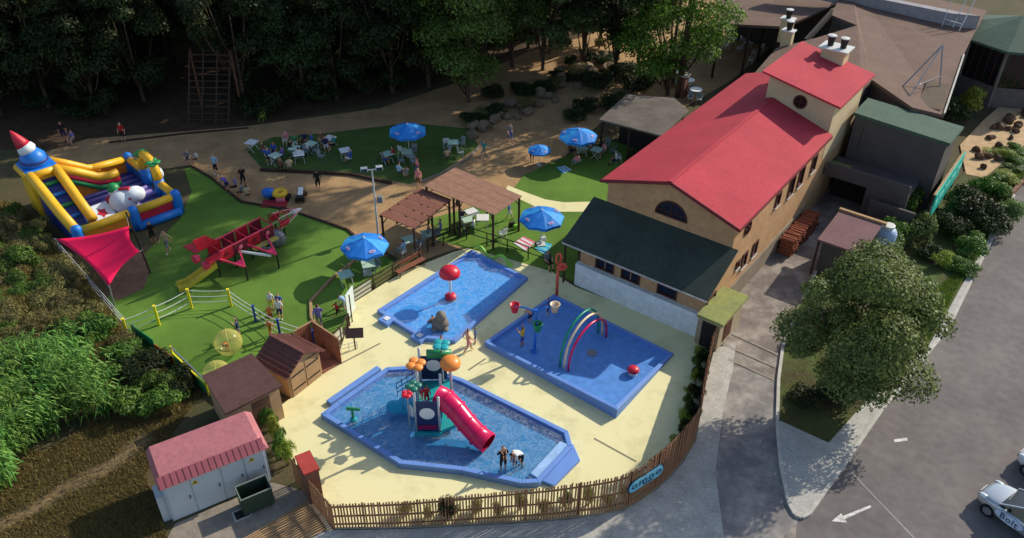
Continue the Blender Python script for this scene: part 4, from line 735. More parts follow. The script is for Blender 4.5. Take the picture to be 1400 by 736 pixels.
# ================================================================== umbrellas
def umbrella(label):
    t = thing('umbrella', label, 'umbrella', (0, 0, 0), 0, 'blue garden umbrellas'); n = 8; rr = 1.42; z0, z1 = 2.05, 2.62
    b = MB(); b.cyl((0, 0, 0), (0, 0, 2.68), .03, n=8); b.build('pole', M_wmetal, t); b = MB(); b.box((0, 0, .05), (.55, .55, .1)); b.lathe([(.1, .1), (.08, .3)], n=10); b.build('base', M_wmetal, t)
    for k in range(n):
        a0, a1 = 2*PI*k/n, 2*PI*(k+1)/n; p0 = Vector((math.cos(a0)*rr, math.sin(a0)*rr, z0)); p1 = Vector((math.cos(a1)*rr, math.sin(a1)*rr, z0)); am = (a0+a1)/2
        pm = (p0+p1)/2+Vector((0, 0, .05)); tp = Vector((0, 0, z1)); q0, q1 = p0.lerp(tp, .5)+Zv*.06, p1.lerp(tp, .5)+Zv*.06; qm = (q0+q1)/2-Zv*.02
        b = MB(); b.add([p0, pm, p1, q1, qm, q0, tp, p0-Zv*.18, pm-Zv*.2, p1-Zv*.18], [(0, 1, 4, 5), (1, 2, 3, 4), (5, 4, 6), (4, 3, 6), (0, 7, 8, 1), (1, 8, 9, 2)]); o = b.build('panel', M_blue2 if k % 4 == 3 else M_blue, t)
        b = MB(); b.bar((0, 0, 2.45), p0-Zv*.03, .02); b.build('rib', M_wmetal, t)
        if k % 2 == 0:   # white and red oval print
            dn = (p1-p0).normalized(); up = (tp-pm).normalized(); nn = dn.cross(up).normalized(); c = pm.lerp(tp, .2)+nn*.03
            if nn.z < 0: nn = -nn; c = pm.lerp(tp, .2)+nn*.03
            for r0, m, of_ in ((.2, WH, .0), (.165, M_blue, .004)):
                b = MB(); b.add([c+nn*of_+dn*(r0*math.cos(j*PI/8))+up*(r0*.52*math.sin(j*PI/8)) for j in range(16)], [tuple(range(16))]); lo_ = b.build('logo', m, o)
            b = MB(); b.box(c+nn*.012, (.24, .07, .004), ax=(dn, up, nn)); b.build('logo_bar', PK, o)
    b = MB(); b.lathe([(.07, 0), (.05, .08)], (0, 0, 2.6), 8); b.build('finial', WH, t)
    return t
UM = umbrella('blue umbrella standing on the lawn beside the paddling pool fence')
def uloc(px, py): p = P(px, py, 2.3); return Vector((p.x, p.y, 0))
UM.location = uloc(498, 331); UM.rotation_euler.z = .2; UL = [uloc(557, 175), uloc(791, 182), uloc(741, 293)]
dup(UM, UL[0], .5, 'blue umbrella in the shade over the round terrace table'); dup(UM, UL[1], .9, 'blue umbrella beside the weathered bar pavilion roof'); dup(UM, UL[2], .15, 'blue umbrella over the beach towels on the picnic lawn')
t = dup(UM, P(737, 226)-Zv*1.2, .3, 'low blue umbrella sunk by the hedge next to the sand path', scale=.62); t.location = P(737, 226)+Vector((0, 0, 0))

# ================================================================== tables and chairs
def table(label, m, rnd_=False):
    t = thing('folding_table', label, 'table', (0, 0, 0), 0, 'garden tables'); b = MB()
    if rnd_: b.lathe([(.45, .7), (.45, .73)], n=18)
    else: b.box((0, 0, .715), (.8, .8, .035))
    b.build('tabletop', m, t, bevel=.01)
    for s in (-1, 1):
        for u in (-1, 1): b = MB(); b.bar((s*.33, u*.33, 0), (s*.33, -u*.3, .7), .03); b.build('leg', M_wmetal, t)
    b = MB(); b.bar((-.33, 0, .36), (.33, 0, .36), .025); b.build('crossbar', M_wmetal, t); return t
def chair(label, m, armless=True):
    t = thing('garden_chair', label, 'chair', (0, 0, 0), 0, 'garden chairs'); b = MB(); b.box((0, 0, .43), (.44, .42, .03)); b.build('seat', m, t, bevel=.01)
    b = MB(); b.box((0, -.24, .68), (.42, .03, .4), ax=(Vector((1, 0, 0)), Vector((0, .98, .2)), Vector((0, -.2, .98)))); b.build('backrest', m, t, bevel=.01)
    for s in (-1, 1):
        for u in (-1, 1): b = MB(); b.bar((s*.2, u*.19, 0), (s*.19, u*.17, .42), .03); b.build('leg', m, t)
        b = MB(); b.bar((s*.22, .15, .62), (s*.22, -.24, .66), .03); b.bar((s*.22, .16, .43), (s*.22, .15, .62), .03); b.build('armrest', m, t)
    return t
TW = plastic('table_green', (176, 206, 186), .5); TAB = table('pale green folding table alone on the lawn beside the umbrella base', TW); TAB.location = P(474, 388); TAB.rotation_euler.z = .5
TB2 = table('white folding table beside the terrace hedge in the shade', WH); TB2.location = P(410, 222); TB2.rotation_euler.z = .3
CH = chair('grey garden chair next to the lawn umbrella', plastic('chair_grey', (130, 140, 142), .5)); CH.location = P(514, 372); CH.rotation_euler.z = 2.4
CW = chair('white garden chair on the picnic lawn beside the pergola post', WH); CW.location = P(687, 326); CW.rotation_euler.z = .8
CG = chair('single yellow-green chair by the forest path', plastic('chair_lime', (150, 170, 60), .5)); CG.location = P(359, 165); CG.rotation_euler.z = 2.9
dup(TAB, P(505, 374), .3, 'pale green folding table under the lawn umbrella')
TT = [((346, 206), 'TB2', 'white table at the end of the shaded terrace hedge'), ((378, 224), 'TAB', 'pale green table of the group dressed in dark blue'), ((473, 217), 'TB2', 'white table on the sunlit strip of terrace lawn'), ((557, 219), 'TAB', 'green table under the terrace umbrella'), ((620, 206), 'TAB', 'green table with four chairs at the curved terrace kerb'), ((426, 208), 'TAB', 'green table in front of the terrace hedge corner'),
      ((585, 332), 'TAB', 'green table under the board pergola nearest its middle'), ((560, 340), 'TAB', 'green table under the board pergola by the lamp post'), ((645, 302), 'TB2', 'white picnic table under the reed pergola'), ((660, 310), 'TB2', 'white picnic table near the reed pergola corner post'), ((640, 312), 'TAB', 'green picnic table beneath the reed pergola'), ((795, 214), 'TAB', 'green table beneath the bar umbrella'), ((815, 216), 'TAB', 'green table between bar umbrella and bar pavilion'),
      ((1000, 62), 'TB2', 'white table under the far terrace roof'), ((1022, 68), 'TB2', 'white table deeper under the far terrace roof')]
for (px, py), k, lb in TT: dup(TAB if k == 'TAB' else TB2, P(px, py), rnd.uniform(0, 1.5), lb)
RT = table('round white table on the sunny terrace beside the brick pillar', WH, True); RT.location = P(940, 122); RT.scale = (1.2,)*3
dup(RT, P(930, 112), 0, 'round white table between the two brick pillars'); dup(RT, P(950, 135), 0, 'round white table nearest the red roof on the sunny terrace')
CL = [((550, 212), CW, 'green'), ((566, 213), CH, ''), ((549, 226), CH, ''), ((566, 227), CH, ''), ((610, 201), CW, ''), ((631, 202), CH, ''), ((612, 214), CH, ''), ((630, 215), CH, '')]
lab = {0: 'pale garden chair around the umbrella terrace table', 1: 'chair around the kerbside terrace table'}
for i, ((px, py), c, _) in enumerate(CL): dup(c, P(px, py), rnd.uniform(0, 6), 'garden chair drawn up to the terrace umbrella table' if i < 4 else 'garden chair drawn up to the table at the terrace kerb', 'garden chairs of the '+('umbrella' if i < 4 else 'kerb')+' table')
for i, (px, py) in enumerate(((432, 212), (440, 220), (418, 214))): dup(CH, P(px, py), rnd.uniform(0, 6), 'grey chair at the table by the terrace hedge corner', 'chairs by the hedge corner')
for i, (px, py) in enumerate(((985, 60), (992, 68), (1010, 72), (1015, 60), (1030, 78), (1040, 70), (1025, 88))): dup(CW, P(px, py), rnd.uniform(0, 6), 'white chair in the dark under the far terrace roof', 'chairs under the far terrace roof')
for i, (px, py) in enumerate(((925, 118), (936, 113), (945, 128), (955, 142), (943, 140))): dup(CH, P(px, py), rnd.uniform(0, 6), 'grey chair around the round white tables on the sunny terrace', 'chairs on the sunny terrace')
for i, (px, py) in enumerate(((845, 222), (838, 212), (830, 205))): dup(CW if i == 0 else CH, P(px, py), rnd.uniform(0, 6), ('white chair', 'grey chair', 'grey chair nearer the roof')[i]+' at the edge of the bar pavilion', 'chairs by the bar')
for i, (px, py) in enumerate(((575, 338), (598, 326), (570, 350), (550, 352))): dup(CH, P(px, py), rnd.uniform(0, 6), 'grey chair under the board pergola', 'chairs under the board pergola')
# towels
def towel(px, m1, m2, label):
    q = [P(*p) for p in px]; t = thing('beach_towel', label, 'towel', q[0]); of = q[0].copy(); n = 6
    for k in range(n): b = MB(of); s0, s1 = k/n, (k+1)/n; b.add([q[0].lerp(q[1], s0)+Zv*.04, q[0].lerp(q[1], s1)+Zv*.04, q[3].lerp(q[2], s1)+Zv*.04, q[3].lerp(q[2], s0)+Zv*.04], [(0, 1, 2, 3)]); b.build('stripe', m1 if k % 2 else m2, t)
towel([(702, 333), (716, 324), (733, 332), (719, 344)], PK, WH, 'pink and white striped towel on the picnic lawn'); towel([(730, 341), (741, 331), (755, 335), (747, 350)], LB, mat('towel_pale', (120, 190, 200), .9), 'pale blue towel beside the pink one'); towel([(760, 230), (772, 227), (782, 233), (770, 238)], WH, LB, 'white and blue towel in front of the bar umbrella')
for (px, py), m, lb in (((700, 310), M_dark, 'dark beach bag heap beside the pergola post'), ((706, 313), LG, 'green beach bag beside the pergola post'), ((742, 330), WH, 'white cool box under the picnic umbrella')):
    t = thing('beach_bag', lb, 'bag', P(px, py)); b = MB(); b.box((0, 0, .16), (.45, .28, .32), rz=.4, taper=.85); b.build('bag_body', m, t, bevel=.04); b = MB(); b.tube([(-.15, 0, .3), (-.1, 0, .5), (.1, 0, .5), (.15, 0, .3)], .02, 5); b.build('strap', m, t)

# ================================================================== bouncy castle
FLc = P(104, 314, 1.5); FLc.z = 0; FRc = P(239, 264, 1.5); FRc.z = 0; u_ = (FRc-FLc).normalized(); v_ = Vector((-u_.y, u_.x, 0)); t = thing('bouncy_castle', 'yellow and blue inflatable castle with slide tower and red cone hat', 'bouncy castle', FLc, math.atan2(u_.y, u_.x)); Wc, Dc = 6.45, 7.1
INF = lambda n, rgb: mat('inflatable_'+n, rgb, .42, .07, 1.2, .08, 5, spec=.4)
iy, ib, ir, ig, iw, inv_ = INF('yellow', (232, 178, 40)), INF('blue', (34, 120, 206)), INF('red', (196, 40, 60)), INF('green', (40, 136, 74)), INF('white', (220, 226, 228)), INF('navy', (44, 62, 130)); io = INF('orange', (226, 136, 48))
b = MB(); b.box((Wc/2, Dc/2, .2), (Wc, Dc, .4)); b.build('base_mat', inv_, t, bevel=.1)
for k in range(9): b = MB(); b.cyl((1.6, .5+k*.7, .4), (Wc-.3, .5+k*.7, .4), .16, n=8); b.build('floor_rib', INF('lilac', (132, 116, 176)), t, True)
def itube(pts, r, m, name='rim_tube', n=12): b = MB(); b.tube(pts, r, n); return b.build(name, m, t, True)
def ipost(x, y, h, m, r=.34): b = MB(); b.lathe([(r, 0), (r*1.05, h*.5), (r, h-.1), (r*.8, h+.08), (r*.3, h+.18), (1e-4, h+.2)], (x, y, 0), 14); return b.build('corner_post', m, t, True)
for x, y, h in ((0, 0, 1.6), (Wc*.55, 0, 1.5), (Wc, 0, 1.55), (Wc, Dc, 1.6)): ipost(x, y, h, ib)
for x0, x1 in ((.3, Wc*.55-.3), (Wc*.55+.3, Wc-.3)):
    itube([(x0, 0, 1.3), ((x0+x1)/2, 0, 1.26), (x1, 0, 1.3)], .27, iy); b = MB(); b.box(((x0+x1)/2, 0, .7), (x1-x0, .22, 1.0)); b.build('wall_panel', ir if x0 > 2 else io, t, bevel=.08)
itube([(Wc*.55, -.25, .25), (Wc, -.3, .25)], .3, ib, 'front_step')
# right wall with entry arch
for y0, y1 in ((.3, 2.2), (4.6, Dc-.3)): itube([(Wc, y0, 1.3), (Wc, y1, 1.3)], .26, iy); b = MB(); b.box((Wc, (y0+y1)/2, .7), (.2, y1-y0, 1.0)); b.build('wall_panel', ib, t, bevel=.08)
itube([(Wc, 2.3, .3), (Wc, 2.3, 1.6)], .34, ib, 'arch_leg'); itube([(Wc, 4.5, .3), (Wc, 4.5, 1.6)], .34, ib, 'arch_leg')
itube([(Wc, 2.3, 1.6), (Wc, 2.4, 2.3), (Wc, 2.9, 2.8), (Wc, 3.5, 2.9), (Wc, 4.1, 2.75), (Wc, 4.45, 2.25), (Wc, 4.5, 1.6)], .3, iy, 'entry_arch')
for yy in (2.5, 4.3):
    for k in range(6): a_ = k*PI/3; b = MB(); b.ball((Wc+.25*math.cos(a_), yy+.3*math.sin(a_), 2.75+.1*(k % 2)), .26, 8, 6, (1.2, .8, .4)); b.build('palm_leaf', ig, t, True)
b = MB(); b.ball((Wc+.4, 2.9, 1.7), .35, 10, 7, (.7, 1, 1.2)); b.build('side_bump', iw, t, True)
# back wall
itube([(2.6, Dc, 1.6), (Wc-.3, Dc, 1.3)], .27, iy); b = MB(); b.box((Wc/2+1.3, Dc, .7), (Wc-2.9, .2, 1.0)); b.build('wall_panel', io, t, bevel=.08)
# climbing lane on the left up to the tower
itube([(0, .2, 1.35), (-.1, 2.2, 1.9), (-.2, 4.2, 2.7), (-.3, 5.4, 3.2)], .33, iy, 'lane_tube'); itube([(1.35, .9, 1.25), (1.35, 2.6, 1.9), (1.35, 4.2, 2.6), (1.3, 5.4, 3.2)], .31, iy, 'lane_tube')
b = MB(); b.add([(-.1, .3, .35), (1.35, .3, .35), (1.3, 5.4, 2.7), (-.2, 5.4, 2.7), (-.1, .3, 0), (1.35, .3, 0), (1.3, 5.4, 0), (-.2, 5.4, 0)], [(0, 1, 2, 3), (4, 5, 1, 0), (5, 6, 2, 1), (7, 4, 0, 3), (6, 7, 3, 2)]); b.build('climbing_ramp', inv_, t)
for k in range(5): itube([(.1, 1.2+k*.9, .85+k*.42), (1.15, 1.2+k*.9, .85+k*.42)], .13, ib if k % 2 else ig, 'rung')
b = MB(); b.box((.5, 6.3, 1.6), (1.9, 1.9, 3.2)); b.build('tower', iy, t, bevel=.2); b = MB(); b.box((.5, 6.3, 3.3), (2.0, 2.0, .3)); b.build('tower_top', ib, t, bevel=.1)
itube([(-.45, 5.35, 3.15), (1.45, 5.35, 3.15)], .26, iy); itube([(-.45, 5.35, 3.15), (-.45, 7.25, 3.15)], .24, iy)
b = MB(); b.lathe([(.8, 0), (.85, .25), (.75, .7), (.5, 1.0), (.3, 1.1)], (.45, 6.3, 3.4), 18); b.build('dome', ib, t, True); b = MB(); b.lathe([(.86, 0), (.87, .18), (.84, .2)], (.45, 6.3, 3.68), 18, cap=False); b.build('dome_band', inv_, t, True)
tl = Vector((-.32, .3, .88)).normalized(); e_ = tl.orthogonal().normalized(); b = MB(); b.lathe([(.45, -.1), (.58, .15), (.5, .42), (.42, .5)], (.35, 6.35, 4.35), 14, ax=(e_, tl.cross(e_), tl)); b.build('collar', iw, t, True)
b = MB(); b.lathe([(.45, 0), (.38, .3), (.22, .8), (.06, 1.15), (1e-4, 1.2)], Vector((.35, 6.35, 4.35))+tl*.45, 14, ax=(e_, tl.cross(e_), tl)); b.build('cone_hat', ir, t, True)
# slide from the tower to the right
itube([(1.5, 5.5, 3.0), (2.6, 5.5, 2.3), (3.6, 5.5, 1.6), (4.4, 5.5, 1.35), (5.0, 5.5, 1.4)], .3, iy, 'slide_rail'); itube([(1.5, 7.1, 3.0), (2.6, 7.1, 2.3), (3.6, 7.1, 1.6), (4.4, 7.1, 1.35)], .26, iy, 'slide_rail')
for dz, m in ((-.42, ir), (-.78, ig)): itube([(1.5, 5.45, 3.0+dz), (2.6, 5.45, 2.3+dz), (3.6, 5.45, 1.6+dz), (5.0, 5.45, 1.4+dz)], .22, m, 'slide_side')
b = MB(); b.add([(1.4, 5.5, 2.7), (1.4, 7.1, 2.7), (4.0, 7.1, .8), (4.0, 5.5, .8), (1.4, 5.5, 0), (1.4, 7.1, 0), (4.0, 7.1, 0), (4.0, 5.5, 0)], [(0, 3, 2, 1), (0, 4, 7, 3), (1, 2, 6, 5)]); b.build('slide_bed', io, t)
# soft white animal with cap and scarf, white printed block
b = MB(); b.ball((3.9, 2.3, .9), .95, 16, 10, (1, .9, .95)); b.ball((4.55, 1.9, 1.35), .62, 14, 9, (1.15, .95, .9)); b.build('soft_figure', iw, t, True); b = MB(); b.tube([(4.0+.02, 2.75, 1.5), (3.85, 2.3, 1.85), (4.3, 2.0, 1.9), (4.1, 1.5, 1.3)], .13, 8); b.build('scarf', ir, t, True)
b = MB(); dome(b, (3.75, 3.2, 1.55), .42, .42, 14); b.build('cap', ig, t, True); b = MB(); b.ball((3.75, 3.2, 1.35), .38, 12, 8); b.build('small_figure', iw, t, True); b = MB(); b.ball((3.3, 3.1, .9), .3, 10, 6); b.build('red_ball', ir, t, True)
b = MB(); b.add([(1.7, 1.2, .55), (3.0, 1.2, .55), (3.0, 3.0, 1.0), (1.7, 3.0, 1.0), (1.7, 1.2, .3), (3.0, 1.2, .3), (3.0, 3.0, .3), (1.7, 3.0, .3)], [(0, 1, 2, 3), (0, 4, 5, 1), (1, 5, 6, 2), (3, 2, 6, 7), (0, 3, 7, 4)]); o = b.build('soft_block', iw, t); b = MB(); b.add([(2.1+.35*math.cos(k*PI/5)*(1 if k % 2 else .6)+.25, 2.1+.5*math.sin(k*PI/5)*(1 if k % 2 else .6), .785+.125*math.sin(k*PI/5)*(1 if k % 2 else .6)+.01) for k in range(10)], [tuple(range(10))]); b.build('star_print', ir, o)

# ================================================================== sail shade
sa, sb_, sc_, sd_ = P(83, 347)+Zv*1.7, P(176, 309, 2.9), P(191, 344, 2.3), P(156, 418)+Zv*1.75; sa = P(76, 327, 1.6); sd_ = P(149, 391, 1.6)
t = thing('shade_sail', 'bright red shade sail stretched on poles over the sand pit', 'shade sail', P(150, 370)); of = t.location.copy(); b = MB(of); N = 12
for i in range(N+1):
    for j in range(N+1):
        u, v = i/N, j/N; edge = lambda p, q, s: p.lerp(q, s); p = sa.lerp(sb_, u).lerp(sd_.lerp(sc_, u), v); cc = (sa+sb_+sc_+sd_)/4
        pull = .16*(max(u*(1-u)*4*(1-4*v*(1-v)*.7), 0)+max(v*(1-v)*4*(1-4*u*(1-u)*.7), 0))*.9; p = p.lerp(cc, min(.22, pull))-Zv*(.3*u*(1-u)*v*(1-v)*16*.35); b.v.append(p)
for i in range(N):
    for j in range(N): k = i*(N+1)+j; b.f.append((k, k+1, k+N+2, k+N+1)); b.m.append(0)
o = b.build('sail', SAIL, t, True); md = o.modifiers.new('solid', 'SOLIDIFY'); md.thickness = .012
for top, ft in ((sa, P(84, 350)), (sd_, P(157, 420)), (P(172, 290, 3.8), P(206, 374))): b = MB(of); b.cyl(ft, top, .05, n=8); b.build('pole', M_dmetal if top.z > 3 else M_metal, t)
b = MB(of); b.tube([P(172, 290, 3.8), sb_], .015, 5); b.tube([sc_, P(195, 342, 1.6)], .015, 5); b.build('guy_rope', M_wmetal, t)
g = MB(); g.sheet([P(*p) for p in ((112, 345), (140, 330), (195, 340), (206, 370), (196, 395), (160, 412))], .02); struct('sand_pit', g, mat('pit_sand', (120, 92, 74), .95, .25, 2, .4))
# white mesh slope fence below the sail
t = thing('wire_fence', 'low pale wire fence along the shrub slope below the sail', 'fence', P(83, 352)); of = t.location.copy(); a_, c_ = P(80, 342), P(175, 452)
for k in range(7): b = MB(of); p = a_.lerp(c_, k/6); b.cyl(p, p+Zv*.9, .03, n=6); b.build('post', M_metal, t)
for z in (.2, .55, .88): b = MB(of); b.bar(a_+Zv*z, c_+Zv*z, .025); b.build('wire', M_wmetal, t)
# coloured mesh barrier at the lawn corner
t = thing('mesh_barrier', 'green and orange mesh barrier with yellow frame at the lawn corner', 'barrier', P(230, 495)); of = t.location.copy()
for p0, p1, m, h in (((183, 460), (214, 482), GR, .9), ((214, 482), (240, 500), plastic('mesh_orange', (190, 92, 46)), .6), ((240, 500), (286, 541), GR, .8)): b = MB(of); b.bar(P(*p0)+Zv*h/2, P(*p1)+Zv*h/2, .03, h); b.build('mesh_panel', m, t)
a_, c_ = P(241, 501), P(286, 541); b = MB(of); b.bar(a_+Zv*1.35, c_+Zv*1.05, .06); b.build('top_bar', M_metal, t); b = MB(of); b.bar(a_+Zv*.95, c_+Zv*.7, .07); b.build('middle_bar', CY, t)
for p, m, h in ((a_, CY, 1.4), (c_, CY, 1.2), (P(188, 463), M_metal, 1.0)): b = MB(of); b.cyl(p, p+Zv*h, .05, n=8); b.build('post', m, t)
# rope ring
t = thing('rope_fence', 'ring of yellow and blue posts strung with white ropes on the lawn', 'fence', P(262, 422)); of = t.location.copy(); RP = [((175, 459), 1.15, CY), ((218, 445), 1.35, CY), ((262.5, 422), 1.35, CY), ((316.5, 419), 1.2, CY), ((350, 440), 1.1, DB), ((384, 463), 1.3, DB), ((430, 470), .9, DB)]
for p, h, m in RP: b = MB(of); q = P(*p); b.box(q+Zv*h/2, (.13, .13, h), rz=.3); o = b.build('post', m, t, bevel=.015); b = MB(of); b.box(q+Zv*(h+.02), (.16, .16, .05), rz=.3); b.build('post_cap', m, o)
for i in range(len(RP)-1):
    for z in (.35, .65, .95):
        a_, c_ = P(*RP[i][0])+Zv*RP[i][1]*z, P(*RP[i+1][0])+Zv*RP[i+1][1]*z; b = MB(of); b.tube([a_, a_.lerp(c_, .25)-Zv*.04, a_.lerp(c_, .5)-Zv*.06, a_.lerp(c_, .75)-Zv*.04, c_], .022, 5); b.build('rope', M_wmetal, t)
# zorb balls
zm = bpy.data.materials.new('zorb_film'); zm.use_nodes = True; n = zm.node_tree.nodes; l = zm.node_tree.links; pb = n['Principled BSDF']; pb.inputs['Base Color'].default_value = sr(226, 214, 120); pb.inputs['Roughness'].default_value = .2
tr = n.new('ShaderNodeBsdfTransparent'); mx = n.new('ShaderNodeMixShader'); lw = n.new('ShaderNodeLayerWeight'); lw.inputs[0].default_value = .35; mr = n.new('ShaderNodeMapRange'); mr.inputs[3].default_value = .2; mr.inputs[4].default_value = .6; l.new(lw.outputs['Facing'], mr.inputs[0]); l.new(mr.outputs[0], mx.inputs[0]); l.new(tr.outputs[0], mx.inputs[1]); l.new(pb.outputs[0], mx.inputs[2]); l.new(mx.outputs[0], n['Material Output'].inputs[0])
for (px, py), lb in (((312, 468), 'clear yellowish bubble ball with a child inside on the lawn'), ((297, 512), 'clear bubble ball half hidden behind the larger shed')):
    zp = P(px, py, .74); zp.z = 0; t = thing('bubble_ball', lb, 'bubble ball', zp); b = MB(); b.ball((0, 0, .74), .73, 22, 14); b.build('skin', zm, t, True)
    for k in range(2):
        a_ = k*PI/2+.4; b = MB(); b.tube([(.735*math.cos(a_)*math.cos(s_*2*PI/20), .735*math.sin(a_)*math.cos(s_*2*PI/20), .74+.735*math.sin(s_*2*PI/20)) for s_ in range(20)], .008, 4, closed=True); b.build('seam', mat('zorb_seam', (214, 196, 110), .5), t)

# ================================================================== rocket climbing frame
tl_, ns_ = P(285, 352, 1.3), P(412, 287, 1.3); tl_.z = ns_.z = 0; d = (ns_-tl_); LR = d.length; t = thing('rocket_climber', 'red rocket-shaped climbing frame with wings and yellow slide on the lawn', 'climbing frame', tl_, math.atan2(d.y, d.x))
rr_ = plastic('rocket_red', (176, 26, 46), .5); rd2 = plastic('rocket_maroon', (112, 26, 44), .5); py_ = plastic('rocket_pink', (220, 60, 90), .5); st_ = mat('sand_yellow', (196, 170, 84), .6)
for x in (.2, 1.4, 2.6, 3.8): 
    for s in (-1, 1): b = MB(); b.cyl((x, s*.5, 0), (x, s*.5, 1.0), .05, n=8); b.build('leg', M_dmetal, t)
for s in (-1, 1):
    for k in range(4): b = MB(); b.box((.85+k*1.0, s*.62, 1.35), (.92, .06, .75)); o = b.build('side_panel', rr_ if (k+s) % 2 else rd2, t, bevel=.03); b = MB(); b.lathe([(.14, 0), (.14, .02)], (.85+k*1.0, s*.66, 1.4), 12, ax=(Vector((1, 0, 0)), Zv, Vector((0, s, 0)))); b.build('rivet_disc', PK if k % 2 else rd2, o)
b = MB(); b.box((2.3, 0, 1.0), (4.0, 1.2, .06)); b.build('deck', rd2, t)
for k in range(5): b = MB(); b.bar((.5+k*.95, -.62, 1.75), (.5+k*.95, .62, 1.75), .06); b.build('cross_bar', rr_, t)
for s in (-1, 1): b = MB(); b.cyl((.4, s*.62, 1.76), (4.3, s*.62, 1.76), .045, n=8); b.build('top_rail', py_, t)
# nose cage
for k in range(8):
    a_ = 2*PI*k/8; b = MB(); b.tube([(4.9, .6*math.cos(a_), 1.4+.55*math.sin(a_)), (5.6, .5*math.cos(a_), 1.4+.48*math.sin(a_)), (6.4, .25*math.cos(a_), 1.4+.25*math.sin(a_)), (7.0, 0, 1.4)], .035, 6); b.build('nose_bar', mat('nose_cream', (196, 186, 160), .6) if k % 2 else py_, t)
for x, r in ((4.9, .6), (5.6, .5)): b = MB(); b.tube([(x, r*math.cos(a_*PI/8), 1.4+r*.93*math.sin(a_*PI/8)) for a_ in range(16)], .04, 6, closed=True); b.build('nose_ring', rr_, t)
b = MB(); b.lathe([(.28, 0), (.12, .5), (1e-4, .8)], (6.3, 0, 1.4), 12, ax=(Vector((0, 1, 0)), Zv, Vector((1, 0, 0)))); b.build('nose_tip', WH, t, True); b = MB(); b.box((5.25, -.5, 1.35), (.6, .05, .45)); b.build('cockpit_panel', rr_, t, bevel=.03); b = MB(); b.box((5.25, .5, 1.35), (.6, .05, .45)); b.build('cockpit_panel', rr_, t, bevel=.03)
for s in (-1, 1): b = MB(); b.cyl((5.2, s*.4, 0), (5.2, s*.45, 1.0), .05, n=8); b.build('leg', M_dmetal, t)
# tail fins
for s in (-1, 0, 1):
    b = MB(); dy = Vector((0, s, .25 if s else 1.0)); q = [Vector((-.5, 0, 1.5))+dy*.5, Vector((.9, 0, 1.5))+dy*.45, Vector((.1, 0, 1.5))+dy*1.3, Vector((-.7, 0, 1.5))+dy*1.35]; nn = (q[1]-q[0]).cross(q[2]-q[0]).normalized()*.03; b.add([v+nn for v in q]+[v-nn for v in q], [(0, 1, 2, 3), (7, 6, 5, 4), (0, 4, 5, 1), (1, 5, 6, 2), (2, 6, 7, 3), (3, 7, 4, 0)]); b.build('tail_fin', rr_, t)
for s in (-1, 1): b = MB(); b.lathe([(.22, 0), (.3, .3), (.2, .35)], (-.35, s*.5, 1.25), 10, ax=(Vector((0, 1, 0)), Zv, Vector((-1, 0, 0)))); b.build('thruster', py_, t)
# open triangular wings
for s, tip in ((-1, (1.0, -2.1, 1.0)), (-1, (3.0, -2.5, 1.0)), (1, (1.2, 1.9, 1.1))):
    x = tip[0]; b = MB(); b.bar((x-.7, s*.65, 1.3), tip, .1); b.bar((x+.7, s*.65, 1.3), tip, .1); b.build('wing_strut', py_ if s < 0 else rr_, t); b = MB(); q = [Vector(tip), Vector(tip)+Vector((-.35, -s*.65, .1)), Vector(tip)+Vector((.35, -s*.65, .1))]; b.add([v+Zv*.05 for v in q]+[v for v in q], [(0, 1, 2), (5, 4, 3), (0, 3, 4, 1), (1, 4, 5, 2), (2, 5, 3, 0)]); b.build('wing_tip', MG, t); b = MB(); b.cyl((tip[0], tip[1], 0), tip, .05, n=8); b.build('leg', M_dmetal, t)
b = MB(); b.bar((1.6, -.7, 1.2), (2.8, -2.2, .9), .12); b.build('balance_beam', WH, t); b = MB(); b.tube([(3.2+.28*math.cos(k*PI/6), -1.35+.28*math.sin(k*PI/6), 1.05) for k in range(12)], .06, 6, closed=True); b.build('tyre_ring', GY, t)
for k in range(2): b = MB(); b.bar((2.4, -.95-.2*k, 1.05), (4.2, -.95-.2*k, 1.05), .14, .08); b.build('side_beam', st_, t)
# slide
sl_ = [Vector((.0, -.75, 1.15)), Vector((-.6, -.5, .82)), Vector((-1.3, -.2, .42)), Vector((-1.75, 0, .2)), Vector((-2.2, .2, .15))]; b = MB(); ex_ = Vector((.4, .92, 0)); prof = [(-.34, .26), (-.3, .02), (.3, .02), (.34, .26), (.4, .26), (.36, -.05), (-.36, -.05), (-.4, .26)]
for i, p in enumerate(sl_): b.v += [p+ex_*x+Zv*z for x, z in prof]
for i in range(len(sl_)-1):
    for j in range(8): k = i*8; b.f.append((k+j, k+(j+1) % 8, k+8+(j+1) % 8, k+8+j)); b.m.append(0)
b.f += [tuple(range(8)), tuple(range(4*8, 5*8))]; b.m += [0, 0]; b.build('slide', mat('slide_yellow', (206, 182, 66), .45, .1), t)
p = P(379, 335); t = thing('climbing_boulder', 'grey climbing boulder beside the red rocket frame', 'boulder', p); b = MB(); b.ball((0, 0, .5), .62, 9, 6, (1.1, .8, 1)); b.build('rock', GY, t)
